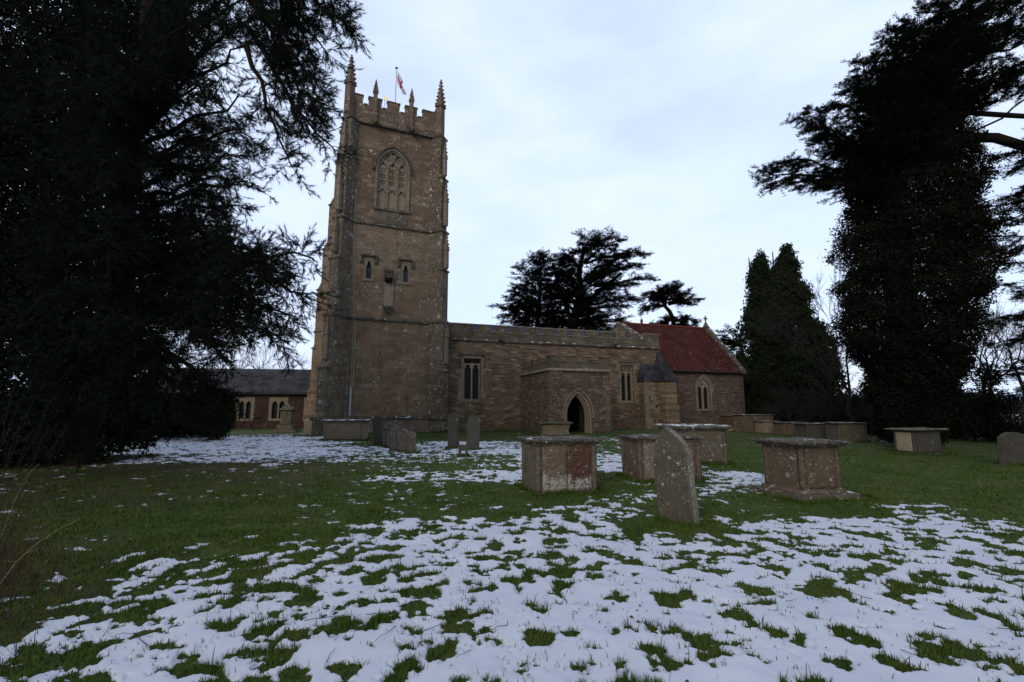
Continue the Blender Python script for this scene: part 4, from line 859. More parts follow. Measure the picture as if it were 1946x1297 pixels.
for (px0, px1, py, H, bodym, lab, rz, D, sd_, slabm) in (
    (1385, 1413, 821, 1.15, RED, 'dark red chest tomb with snow-specked lid against the chancel corner', 18, 1.0, 51, SLAB),
    (1417, 1470, 823, 1.2, BROWN, 'tall brown chest tomb just right of the chancel corner', 15, 1.6, 52, SLAB),
    (1450, 1482, 825, .82, BUFF, 'low buff chest tomb overgrown with ivy right of the chancel', 5, .9, 53, SLAB),
    (1486, 1529, 828, .80, BROWN, 'low brown chest tomb between the ivy-grown one and a dark shaded one', 5, .9, 54, SLAB),
    (1533, 1592, 836, .84, DARKS, 'dark shaded chest tomb second from the right end of the row', 3, 1.0, 55, SLAB),
    (1600, 1650, 841, .93, MOSSY, 'greenish shaded chest tomb at the right end of the row', -6, 1.1, 56, SLAB)):
    a = gp(px0, py); b_ = gp(px1, py); L = (b_ - a).length; chest('chest_tomb', lab, (a.x + b_.x) / 2, a.y + D / 2, rz, L, D, H, bodym, slabm, .1, .05, None, 1, seed=sd_, pil=True)
chest('chest_tomb', 'long buff chest tomb with snow on its lid at the foot of the tower', -8.52, 24.8, 2, 1.95, .95, 1.05, BUFF, SLABS, .13, .1, (.06, .08), 1, seed=61)
# weathered bowed tomb in front of the porch
t = empty('chest_tomb', (2.56, 28.6, tz(2.56, 28.6) - .05), R(4), 'low weathered yellowish tomb with concave sides in front of the porch', 'tomb', 'chest tombs in the churchyard')
shade_auto(rough_box(1.75, .8, .72, .06, .03, .1, seed=71, flare=lambda t_: 1 - .12 * math.sin(t_ * math.pi)).build('body', smat('yellow', (.27, .215, .125), (.31, .26, .16), (.21, .15, .09), None, .8, 3, .5, moss=.35), t)); shade_auto(rough_box(1.98, 1.0, .12, .05, .03, .04, seed=72, z0=.72).build('lid', MOSSY, t)); shade_auto(rough_box(1.95, .95, .16, .06, .03, .06, seed=73, z0=-.03).build('plinth', MOSSY, t))
# pedestal monument by the hall
mx_, my_ = -18.4, 39.3; t = empty('pedestal_monument', (mx_, my_, tz(mx_, my_) - .05), R(8), 'tall grey pedestal monument with pediment cap in front of the hall window', 'monument')
for nm, L, D, h, z0, tp in (('step', 1.7, 1.3, .25, 0, 0), ('base', 1.3, 1.0, .42, .24, .03), ('die', .92, .75, 1.15, .66, .03), ('cornice', 1.25, 1.05, .14, 1.8, 0), ('cap', 1.0, .8, .2, 1.93, .35), ('finial', .5, .4, .2, 2.12, .5)): shade_auto(rough_box(L, D, h, .08, .008, .02, taper=tp, seed=z0, z0=z0).build(nm, GREY, t))
# ------------------------------------------------------------------ headstones
def headstone(label, x, y, rz, poly, th_, mat, lean=0, back=0, group='headstones in the churchyard', name='headstone', amp=.004, seed=0, bev=.012, edge=None):
    bm = bmesh.new(); vs = [bm.verts.new((u, -th_ / 2, v)) for u, v in poly]; f = bm.faces.new(vs)
    ret = bmesh.ops.extrude_face_region(bm, geom=[f]); 
    for v in [g for g in ret['geom'] if isinstance(g, bmesh.types.BMVert)]: v.co.y += th_
    bmesh.ops.recalc_face_normals(bm, faces=bm.faces)
    bmesh.ops.bevel(bm, geom=[e for e in bm.edges if e.calc_face_angle(0) > .8], offset=bev, segments=2, affect='EDGES')
    bmesh.ops.triangulate(bm, faces=[f for f in bm.faces if len(f.verts) > 4])
    for _ in range(3):
        es = [e for e in bm.edges if e.calc_length() > .09]
        if es: bmesh.ops.subdivide_edges(bm, edges=es, cuts=1); bmesh.ops.triangulate(bm, faces=[f for f in bm.faces if len(f.verts) > 4])
    for v in bm.verts:
        p = v.co * 5 + Vector((seed, 0, 0)); v.co += Vector((mn.noise(p), mn.noise(p + Vector((9, 0, 0))), mn.noise(p + Vector((0, 9, 0))))) * amp * 2
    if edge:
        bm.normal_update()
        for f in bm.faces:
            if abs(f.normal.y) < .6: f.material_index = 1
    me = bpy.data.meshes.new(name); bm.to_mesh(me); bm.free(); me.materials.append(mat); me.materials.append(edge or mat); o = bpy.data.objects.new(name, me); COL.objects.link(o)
    o.location = (x, y, tz(x, y)); o.rotation_euler = Matrix.Rotation(R(rz), 3, 'Z').to_euler(); o.matrix_world = Matrix.Translation(o.location) @ Matrix.Rotation(R(rz), 4, 'Z') @ Matrix.Rotation(R(lean), 4, 'Y') @ Matrix.Rotation(R(back), 4, 'X')
    tag(o, label, 'headstone', group); return o
NEAR = stone('near_headstone', (0.0984, 0.0886, 0.0590), (0.1271, 0.1107, 0.0779), (0.1148, 0.0820, 0.0574), None, .5, 5, .5, moss=.55, mossc=(0.0451, 0.0476, 0.0180))
pl_ = [(-.30, -.25), (.30, -.25), (.30, .95), (.285, 1.0), (.255, 1.03), (.25, 1.07), (.185, 1.16), (.095, 1.26), (-.02, 1.345), (-.12, 1.27), (-.20, 1.17), (-.25, 1.07), (-.255, 1.03), (-.285, 1.0), (-.30, .95)]
headstone('big mossy gravestone with pointed head leaning beside the chest tombs, nearest the camera', 2.33, 6.88, -52, [(u * .93, v) for u, v in pl_], .15, NEAR, -6.5, -3, amp=.005, seed=3, edge=stone('near_headstone_edge', (.22, .2, .15), (.27, .25, .19), (.16, .14, .1), None, .9, 4, .3, moss=.2))  # edge faces paler: lichen plus sky light put into the colour
def rnd_top(w, h, sh=.12, n=7):
    pts = [(-w / 2, -.25), (w / 2, -.25), (w / 2, h - sh)]
    for i in range(1, n): t = math.pi * i / n; pts.append((w / 2 * math.cos(t), h - sh + sh * math.sin(t)))
    return pts + [(-w / 2, h - sh)]
headstone('tall thin slate-grey headstone leaning left in front of the tower', -5.75, 21.1, -42, rnd_top(.75, 1.28), .12, DARKS, -9, 4, seed=4)
for i, (px, py, h_, w_, ln) in enumerate(((733, 851, .85, .5, -7), (742, 853, .72, .5, -5), (752, 858, .98, .55, -8), (768, 861, .85, .5, -5), (781, 862, .78, .42, -2))):
    g = gp(px, py); lab = ['stubby mossy gravestone next to the tall thin leaning one', 'short brown gravestone second in the tight clump before the tower', 'tallest rugged lichened gravestone in the tight clump before the tower', 'squarish lichen-topped gravestone fourth in the tight clump before the tower', 'rounded end gravestone nearest in the tight clump before the tower'][i]
    headstone(lab, g.x, g.y + .1, -58 + i * 5, rnd_top(w_, h_, .14), .16, smat('clump%d' % i, (.17, .14, .10), (.24, .2, .145), (.14, .10, .075), None, 1., 4, .6, moss=.3) if i else MOSSY, ln, 3, group='clump of old gravestones before the tower', amp=.02, seed=10 + i, bev=.03)
TALL = smat('tallslate', (.10, .095, .082), (.135, .125, .105), (.11, .095, .08), None, .25, 3, .5, moss=.4)
def sh_top(w, h): return [(-w / 2, -.25), (w / 2, -.25), (w / 2, h - .13), (w * .4, h - .1), (w * .33, h - .04), (w * .15, h), (-w * .15, h), (-w * .33, h - .04), (-w * .4, h - .1), (-w / 2, h - .13)]
g = gp(862, 853); headstone('slim upright grey headstone beside the cellar hatch, left one of a pair', g.x, g.y, -30, sh_top(.52, 1.42), .11, TALL, -1, 2, seed=20)
g = gp(898, 856); headstone('slim upright grey headstone below the first nave window, right one of a pair', g.x, g.y, 28, sh_top(.52, 1.33), .11, TALL, 1, 2, seed=21)
g = gp(1928, 884); headstone('broad round-shouldered headstone in deep shade at the right edge', g.x, g.y, 12, sh_top(1.0, .93), .13, DARKS, 1, 3, seed=22)
g = gp(1833, 872); headstone('dim low headstone in shade left of the broad one under the trees', g.x, g.y + 2, 8, sh_top(.7, .75), .12, DARKS, -3, 2, seed=23)
g = gp(880, 867); t = empty('footstone', (g.x, g.y, tz(g.x, g.y)), R(-12), 'tiny grey stone stool-like marker on two legs before the slim headstones', 'footstone')
rough_box(.32, .09, .2, .05, .004, .01, seed=2, z0=.17).build('slab', TALL, t); 
for s_ in (-1, 1): rough_box(.075, .09, .26, .05, .004, .01, seed=3, z0=-.06).build('leg', TALL, t, (s_ * .12, 0, 0))
g = gp(838, 822); o = rough_box(1.5, .8, .14, .07, .012, .03, seed=80).build('ledger_slab', SLAB, None, (g.x + .1, g.y, tz(g.x, g.y) + .12)); o.rotation_euler = (R(4), R(-9), R(20)); tag(o, 'fallen brown ledger slab propped before the cellar hatch', 'grave slab')
g = gp(797, 818); b = MB()
for i in range(9): b.blob((random.uniform(-.35, .35), random.uniform(-.1, .1), random.uniform(0, .25)), (.16, .13, .12), seed=i, amp=.7)
o = b.build('rubble_heap', M['cope'], None, (g.x, g.y, 0)); tag(o, 'small heap of pale lichened stones left of the cellar hatch', 'stones')
# poppy posy
g = Vector((8.55, 37.0, 0)); g.z = tz(g.x, g.y); t = empty('poppy_posy', g, 0, 'small bright red flower posy on a stake by the nave wall right of the porch', 'flowers'); b = MB(); b.tube([(0, 0, -.05), (0, 0, .42)], .015, 5); b.build('stake', M['straw'], t); b = MB()
for i in range(5): a = i * 1.257; b.blob((.05 * math.cos(a), -.04, .42 + .05 * math.sin(a)), (.055, .04, .05), seed=i, amp=.4)
b.build('petals', M['poppy'], t)

# ================================================================== HALL at left
hx, hy = at(470, 800, 45).x, 45.; hall = empty('stone_hall', (hx, hy, -.3), R(8), 'low dark red stone hall with slate roof and paired arched windows behind the tower', 'building')
HB = lambda mb, n, m, p=None: mb.build(n, m, p or hall)
b = MB(); b.box(-9, 13, 0, 7, -.5, 3.3); hw = HB(b, 'wall', M['brickw'])
hwins = [(-.9, .35), (2.0, 3.35), (5.15, 6.5)]
for x0, x1 in [(-4.2, -2.9)] + hwins:
    cut(hw, MB().box(x0, x1, -.3, .35, .85, 2.75)); b = MB(); b.xz([(x0 - .18, .75), (x1 + .18, .75), (x1 + .18, 2.95), (x0 - .18, 2.95)], -.03, .2); w = HB(b, 'window', M['trim']); xm = (x0 + x1) / 2
    cut(w, *[MB().xz(arch(a0, a1, .95, 2.2, 2.6, 6), -.3, .6) for a0, a1 in ((x0 + .1, xm - .07), (xm + .07, x1 - .1))]); b = MB(); b.box(x0 + .02, x1 - .02, .22, .25, .87, 2.7); b.build('glass', M['glass'], w)
b = MB(); b.prism([(-.35, 3.25), (-.35, 3.38), (3.5, 5.9), (7.35, 3.38), (7.35, 3.25)], lambda u, v: (-9.2, u, v), lambda u, v: (13.2, u, v)); HB(b, 'roof', M['slate_dark']); b = MB(); b.tube([(-9.2, -.4, 3.25), (13.2, -.4, 3.25)], .06, 6); HB(b, 'gutter', M['iron'])

# ================================================================== TREES
def norm(v): return v / np.maximum(np.linalg.norm(v, axis=-1, keepdims=True), 1e-9)
def template(kind, rng):
    T = []
    if kind == 'pine':
        for i in range(11):
            a = rng.uniform(0, 6.28); e = rng.uniform(.15, 1.15); L = rng.uniform(.7, 1.1); d = np.array([math.cos(a) * math.sin(e), math.sin(a) * math.sin(e), math.cos(e)]); s = np.array([-math.sin(a), math.cos(a), 0]) * .045; o = np.array([0, 0, rng.uniform(-.35, .3)])
            T.append([o - s, o + s, o + d * L])
    elif kind == 'cedar':
        for i in range(9):
            a = rng.uniform(0, 6.28); L = rng.uniform(.5, 1.); d = np.array([math.cos(a), math.sin(a), rng.uniform(-.1, .55)]) * L; s = np.array([-math.sin(a), math.cos(a), 0]) * .11; o = rng.normal(0, .25, 3) * np.array([1, 1, .25])
            T.append([o - s, o + s, o + d])
    elif kind == 'leaf':
        for i in range(5):
            o = rng.normal(0, .55, 3); d = norm(rng.normal(0, 1, 3)) * .55; s = norm(np.cross(d, rng.normal(0, 1, 3))) * .22; T.append([o - d * .6 - s, o - d * .4 + s, o + d])
    elif kind == 'frond':
        for i in range(7):
            a = rng.uniform(0, 6.28); d = np.array([math.cos(a) * .55, math.sin(a) * .55, rng.uniform(-1.1, -.2)]) * rng.uniform(.5, 1.); s = norm(np.cross(d, rng.normal(0, 1, 3))) * .2; o = rng.normal(0, .3, 3)
            T.append([o - s, o + s, o + d])
    return np.array(T)
def foliage(name, pts, dirs, size, kind, mat, parent, seed=0):
    rng = np.random.default_rng(seed); P = np.asarray(pts, float); n = len(P); D = norm(np.asarray(dirs, float)); S = np.asarray(size, float) * np.ones(n)
    tm = [template(kind, rng) for _ in range(12)]; k = len(tm[0]); tmp = np.array(tm)[rng.integers(0, 12, n)]
    up = np.where(np.abs(D[:, 2:3]) < .9, np.array([[0, 0, 1.]]), np.array([[1., 0, 0]])); A = norm(np.cross(up, D)); B = np.cross(D, A)
    if kind in ('cedar', 'frond'):
        A = np.tile([1., 0, 0], (n, 1)); D2 = norm(np.array([0, 0, 1.]) + rng.normal(0, .22, (n, 3))); A = norm(np.cross(D2, rng.normal(0, 1, (n, 3)))); B = np.cross(D2, A); D = D2
    else:
        ph = rng.uniform(0, 6.28, n)[:, None]; A, B = A * np.cos(ph) + B * np.sin(ph), -A * np.sin(ph) + B * np.cos(ph)
    Mx = np.stack([A, B, D], 1)     # rows
    W_ = np.einsum('nkvc,ncd->nkvd', tmp, Mx) * S[:, None, None, None] + P[:, None, None, :]
    Vv = W_.reshape(-1, 3); return np_mesh(name, Vv, np.arange(len(Vv)), 3, mat, parent)
class Sk:
    def __init__(s): s.tubes = []; s.p = []; s.d = []; s.s = []
    def tube(s, pts, r0, r1): s.tubes.append((np.array(pts), r0, r1))
    def mesh(s, name, mat, parent, sides=5):
        Vs = []; Fs = []; k = 0
        for pts, r0, r1 in s.tubes:
            n = len(pts); d = norm(np.gradient(pts, axis=0)); up = np.where(np.abs(d[:, 2:3]) < .93, np.array([[0, 0, 1.]]), np.array([[1., 0, 0]])); A = norm(np.cross(up, d)); B = np.cross(d, A)
            sd_ = sides if r0 > .03 else 3; r = np.linspace(r0, r1, n)[:, None, None]; t = np.arange(sd_) * 2 * math.pi / sd_
            ring_ = pts[:, None] + r * (A[:, None] * np.cos(t)[None, :, None] + B[:, None] * np.sin(t)[None, :, None]); Vs.append(ring_.reshape(-1, 3))
            i = np.arange(n - 1)[:, None] * sd_; j = np.arange(sd_)[None]; jn = (j + 1) % sd_; Fs.append((np.stack([i + j, i + jn, i + sd_ + jn, i + sd_ + j], -1)).reshape(-1, 4) + k); k += n * sd_
        return np_mesh(name, np.vstack(Vs), np.vstack(Fs), 4, mat, parent, smooth=True)
def curve(p0, p1, rng, sag=0, wob=.06, n=8, up=0):
    p0 = np.array(p0, float); p1 = np.array(p1, float); L = np.linalg.norm(p1 - p0); t = np.linspace(0, 1, n)[:, None]
    w = np.cumsum(rng.normal(0, 1, (n, 3)), 0) * wob * L / math.sqrt(n); w -= w[0] + (w[-1] - w[0]) * t
    q_ = p0 + (p1 - p0) * t + w; q_[:, 2] += (4 * t * (1 - t) * sag * L)[:, 0] + (up * L * (t ** 3 - t))[:, 0]; return q_
def bough(S, rng, p0, p1, r0, nsub=22, sublen=1.2, ntw=9, twl=.35, ts=.1, tsp=.08, t0=.25, sag=.08, flat=.5, droop=0., wob=.05, up=0, tips=1.):
    m = curve(p0, p1, rng, sag, wob, 10, up); S.tube(m, r0, r0 * .18); md = norm(m[-1] - m[0]); L = np.linalg.norm(m[-1] - m[0])
    for i in range(nsub):
        t = t0 + (1 - t0) * (i + rng.random()) / nsub; k = t * 9; a = int(min(k, 8)); b0 = m[a] + (m[a + 1] - m[a]) * (k - a)
        lat = rng.normal(0, 1, 3) * np.array([1, 1, flat]); lat -= md * lat.dot(md) * .5; d = norm(md * .55 + norm(lat) * .85 + np.array([0, 0, -droop])); l = sublen * rng.uniform(.45, 1.1) * (1.15 - .55 * t)
        s_ = curve(b0, b0 + d * l, rng, .0, .09, 6); s_[:, 2] -= droop * l * .4 * np.linspace(0, 1, 6) ** 2; S.tube(s_, r0 * .22 * (1.1 - t * .6), .006)
        for j in range(ntw):
            u = .2 + .8 * (j + rng.random()) / ntw; kk = u * 5; a = int(min(kk, 4)); c0 = s_[a] + (s_[a + 1] - s_[a]) * (kk - a)
            e = rng.normal(0, 1, 3) * np.array([1, 1, flat]); dd = norm(d * .7 + norm(e) * .8 + np.array([0, 0, -droop * .6])); tl = twl * rng.uniform(.5, 1.2) * tips
            q_ = np.array([c0, c0 + dd * tl * .5 + rng.normal(0, .02, 3), c0 + dd * tl]); S.tube(q_, .006, .003)
            nt_ = max(2, int(tl / tsp))
            for w in range(nt_):
                f = (w + .6) / nt_; S.p.append(q_[0] + (q_[2] - q_[0]) * f + rng.normal(0, .012, 3)); S.d.append(dd + rng.normal(0, .25, 3)); S.s.append(ts * rng.uniform(.75, 1.25))
def A_(px, py, Y): return np.array(at(px, py, Y))
def tree(name, label, base, S, crownkind, cmat, bmat, cat='tree', group=None, seed=0, pname='trunk'):
    t = empty(name, base, 0, label, cat, group); off = np.array(base, float)
    for i in range(len(S.tubes)): S.tubes[i] = (S.tubes[i][0] - off,) + S.tubes[i][1:]
    S.mesh(pname, bmat, t)
    if S.p: foliage('crown', np.array(S.p) - off, S.d, S.s, crownkind, cmat, t, seed)
    return t
def cloud_pts(S, rng, c, r, n, size, shell=.35, flatz=1):
    """leaf clumps through an ellipsoid volume, weighted to the outside, split into lobes"""
    c = np.array(c, float); r = np.array(r, float); u = norm(rng.normal(0, 1, (n, 3))); ph = rng.uniform(0, 99)
    lob = np.array([1 + .36 * mn.noise(Vector(tuple(v * 2.2 + ph))) + .26 * mn.noise(Vector(tuple(v * 5.5 + ph))) for v in u])
    q_ = rng.random(n) ** shell; P = c + u * r * (lob * q_)[:, None]; S.p += list(P); S.d += list(u + rng.normal(0, .4, (n, 3))); S.s += list(size * rng.uniform(.7, 1.3, n))

# ---- left: big pine with overhanging boughs
rng = np.random.default_rng(7); S = Sk()
base = gp(150, 885); bz = tz(base.x, base.y); base = np.array([base.x, base.y, bz]); topz = 19
trunk = np.array([base + [0, 0, -.3], base + [.1, .1, 2], base + [.25, .2, 5], base + [.1, .3, 8.5], base + [.3, .2, 12], base + [.2, .1, 16], base + [.1, 0, topz]]); S.tube(trunk, .42, .1)
def tr(z):
    zs = trunk[:, 2]; return np.array([np.interp(z, zs, trunk[:, 0]), np.interp(z, zs, trunk[:, 1]), z])
# high bough group reaching over towards the tower
for (px, py, Y, z0, r, ns) in ((688, 75, 9.5, 9.0, .12, 30), (640, 105, 10, 9.5, .1, 24), (625, 200, 9.5, 8.5, .1, 26), (600, 225, 10.2, 8, .1, 24), (650, 282, 9.6, 7.5, .1, 24), (570, 318, 9.2, 7.2, .08, 18), (520, 60, 9, 9, .1, 22),
                              (560, 0, 9.5, 10, .1, 22), (640, -40, 9.5, 10.5, .12, 24), (560, 150, 10.5, 8.5, .09, 22), (500, -60, 10, 11, .1, 22), (590, 60, 11, 9.5, .09, 22), (655, 20, 10.5, 9.8, .08, 20), (620, 130, 10.8, 8.5, .08, 18)):
    px -= 16; p1 = A_(px, py, Y); mid_ = A_(min(px - 60, 470), py - 230 if py > 0 else py - 260, Y + .8); c0 = tr(min(z0 + 3.5, 17))
    bough(S, rng, c0, mid_, r, 20, .95, 8, .3, .125, .09, .25, .05, .8, .12)
    bough(S, rng, mid_, p1, r * .8, int(ns * 1.35), .95, 9, .3, .125, .085, .25, .02, .8, .15)
# main mass
for (px, py, Y, z0) in ((430, 60, 11, 9), (400, 150, 11.5, 8.5), (455, 180, 11, 8), (462, 245, 11.5, 7.5), (455, 300, 11, 7), (470, 345, 11, 6.5), (450, 390, 11.5, 6), (450, 430, 11, 5.5), (455, 475, 10.5, 5.2),
                        (596, 492, 11, 5.0), (560, 530, 11, 4.8), (590, 560, 11.2, 4.6), (535, 560, 10.6, 4.4), (560, 602, 11, 4.2), (505, 600, 11, 4.0), (550, 655, 11.2, 3.8), (470, 625, 11, 3.8), (440, 560, 11.5, 4.5), (420, 480, 12, 5),
                        (380, 640, 11.5, 3.6), (330, 560, 12, 4.5), (380, 420, 11, 6), (340, 300, 11.5, 7.5), (300, 180, 12, 8.5), (250, 420, 11, 6), (210, 560, 11, 4.6), (330, 100, 11, 9.5), (240, 20, 11, 10), (360, -30, 11, 10.5), (150, 200, 11, 8), (90, 330, 11, 7), (60, 480, 11, 5.5),
                        (430, 340, 12.5, 6.8), (400, 250, 12.5, 7.6), (450, 520, 12, 4.8), (520, 510, 12, 4.9), (350, 720, 11, 3), (440, 690, 12, 3.2), (250, 700, 11, 3.2), (455, 765, 12.5, 2.8), (400, 770, 12, 2.6), (20, 150, 10.5, 9), (40, 20, 10.5, 10.5)):
    bough(S, rng, tr(z0 + 1.2), A_(px, py, Y), .1, 32, 1.25, 8, .34, .13, .085, .32, .05, .8, .12)
for (px, py, Y, z0) in ((150, 60, 9.5, 9.5), (60, 250, 9.5, 8), (180, 300, 9.8, 7), (90, 420, 10, 6), (200, 460, 10, 5.5), (50, 600, 10, 5), (160, 620, 10, 4.2), (260, 640, 10.5, 4), (100, 740, 10.5, 3.2), (220, 740, 10.8, 3), (320, 760, 11.2, 3), (30, 780, 10, 3), (150, 820, 11, 2.2), (90, 860, 11, 1.8), (240, 300, 9.8, 7.2), (260, 120, 9.6, 9), (200, 180, 9.4, 8.4), (120, 160, 9.4, 9), (350, 20, 9.6, 10), (500, 560, 11, 4.6), (470, 590, 11, 4.3), (520, 620, 11, 4.0), (480, 540, 10.8, 4.8), (430, 640, 11, 3.8), (545, 545, 10.8, 4.8)):
    bough(S, rng, tr(z0 + 1.), A_(px, py, Y), .07, 30, 1.35, 7, .36, .15, .1, .25, .04, .8, .12)
pine = tree('pine_tree', 'huge dark pine overhanging the left side with ragged boughs reaching towards the tower', tuple(base), S, 'pine', M['pine'], M['bark_red'], seed=3)
# ---- left yew/holly mass behind & beside
rng = np.random.default_rng(9)
def evergreen_mass(name, label, px, Y, lobes, n, size, mat, kind='leaf', seed=1, group=None, trunk_r=.25):
    g = gp(px, 777 + 1455 / Y); S = Sk(); bx_, by_ = at(px, 777, Y).x, Y; b0 = np.array([bx_, by_, tz(bx_, by_)]); r_ = np.random.default_rng(seed)
    tot = sum(l[3] * l[4] for l in lobes)
    zt = max(at(l[0], l[1], l[2]).z for l in lobes)
    S.tube(curve(b0 - [0, 0, .3], [b0[0], b0[1], zt], r_, 0, .02, 8), trunk_r, .06)
    for (qx, qy, Yl, rx, rz) in lobes:
        c_ = A_(qx, qy, Yl); k = Yl / FPX; zt_ = max(.3, min(c_[2] * .7, c_[2] - .3)); S.tube(curve([b0[0], b0[1], zt_], c_, r_, .05, .06, 6), .07, .02)
        cloud_pts(S, r_, c_, (rx * k, max(.8, (rx + rz) * .45 * k), rz * k), int(n * rx * rz / tot), size)
    return tree(name, label, tuple(b0), S, kind, mat, M['bark'], seed=seed, group=group)
evergreen_mass('yew_tree', 'dense almost black yew filling the left edge behind the pine trunk', 60, 15.5, [(60, 700, 15, 170, 150), (-40, 560, 15, 150, 160), (150, 560, 15.5, 150, 130), (60, 380, 15.5, 170, 150), (200, 720, 16, 90, 100), (180, 400, 16, 110, 110), (-20, 200, 15, 160, 150), (150, 220, 15.5, 140, 130), (240, 80, 15.5, 130, 110), (60, 40, 15, 160, 120), (-150, 400, 14.5, 150, 400), (250, 805, 16, 80, 50), (120, 820, 14.5, 150, 60), (0, 830, 13.5, 140, 60), (220, -60, 15, 200, 90)], 42000, .17, M['yew'], seed=5, trunk_r=.35)
# thicket of shrubs behind the pine foot
for i, (px, Y, rx, top, lab) in enumerate(((240, 24, 75, 735, 'dark bushy evergreen shrub behind the pine foot, leftmost of the thicket'), (335, 27, 60, 765, 'low brownish hedge bush in the middle of the left thicket'), (405, 25, 34, 750, 'upright dark shrub at the right end of the left thicket near the hall'))):
    evergreen_mass('shrub', lab, px, Y, [(px, (top + 815) / 2, Y, rx, (815 - top) / 2 + 14), (px - rx * .5, 790, Y - .5, rx * .6, 35), (px + rx * .4, 795, Y - .3, rx * .55, 32)], 5200, .17, M['shrub'] if i != 1 else leaf_mat('hedge_leaves', (.014, .011, .007), (.022, .018, .010)), seed=60 + i, group='shrubs of the left thicket', trunk_r=.07)
# ---- bare trees
def bare(name, label, base, H, lean, seed, levels=5, r0=.16, spread=.62, mat='twig', group='leafless trees', dirs=None, nb=3):
    r_ = np.random.default_rng(seed); S = Sk()
    def grow(p, d, L, r, lv):
        e = p + d * L; q_ = curve(p, e, r_, 0, .09, 5); S.tube(q_, r, r * .62)
        if lv == 0: return
        for i in range(nb if lv > 1 else nb + 1):
            t = r_.uniform(.35, 1) if i else 1.; k = t * 4; a = int(min(k, 3)); b0 = q_[a] + (q_[a + 1] - q_[a]) * (k - a)
            dd = norm(d + norm(r_.normal(0, 1, 3)) * spread * (1 if i else .45) + np.array([0, 0, .06])); grow(b0, dd, L * r_.uniform(.6, .82), max(r * .55, .007), lv - 1)
    b0 = np.array(base, float)
    grow(b0 - [0, 0, .2], norm(np.array([lean, 0, 1.])), H * .3, r0, levels)
    return tree(name, label, tuple(b0), S, 'leaf', M['ivy'], M[mat], group=group)
def bp(px, Y): p = at(px, 777, Y); return (p.x, Y, tz(p.x, Y))
bare('bare_tree', 'leafless spreading tree rising behind the hall roof', bp(525, 62), 14, .0, 11, 6, .2)
bare('bare_tree', 'leafless twiggy tree pressed against the left edge of the tower', bp(585, 55), 16, .08, 12, 6, .18)
bare('bare_tree', 'leafless tree at the left end of the hall behind the dark shrub', bp(450, 60), 13, -.05, 13, 6, .2)
bare('bare_tree', 'pale leafless tree half hidden between pine and hall', bp(395, 58), 12, .05, 14, 5, .2)
bare('bare_tree', 'fine-twigged bare tree on the left flank of the ivy-clad cedar', bp(1625, 27), 11.5, -.06, 15, 6, .10, spread=.5)
bare('bare_tree', 'bare tree with drooping twigs between the cypresses and the ivy-clad cedar', bp(1570, 34), 9, .0, 19, 6, .09)
bare('bare_tree', 'bare tree spreading over the far fields right of the ivy-clad cedar', bp(1875, 26), 9.5, .12, 17, 6, .14)
bare('bare_tree', 'slender bare tree at the far right edge over the distant fields', bp(1960, 30), 10, -.1, 18, 6, .14)
for i, (px, Y, H_, lab) in enumerate(((1500, 36, 4.5, 'bare grey bush under the cypresses'), (1560, 31, 4.0, 'tangled leafless bush left of the ivy-clad trunk'), (1650, 27, 4.2, 'tangled leafless bush against the ivy-clad trunk'), (1730, 25, 3.2, 'leafless bush behind the pale-fronted tomb'), (1880, 25, 1.9, 'leafless bush behind the broad shaded headstone'))):
    bare('bare_bush', lab, bp(px, Y), H_, .05 * (-1) ** i, 30 + i, 5, .06, .95, group='leafless bushes at the churchyard edge', nb=4)
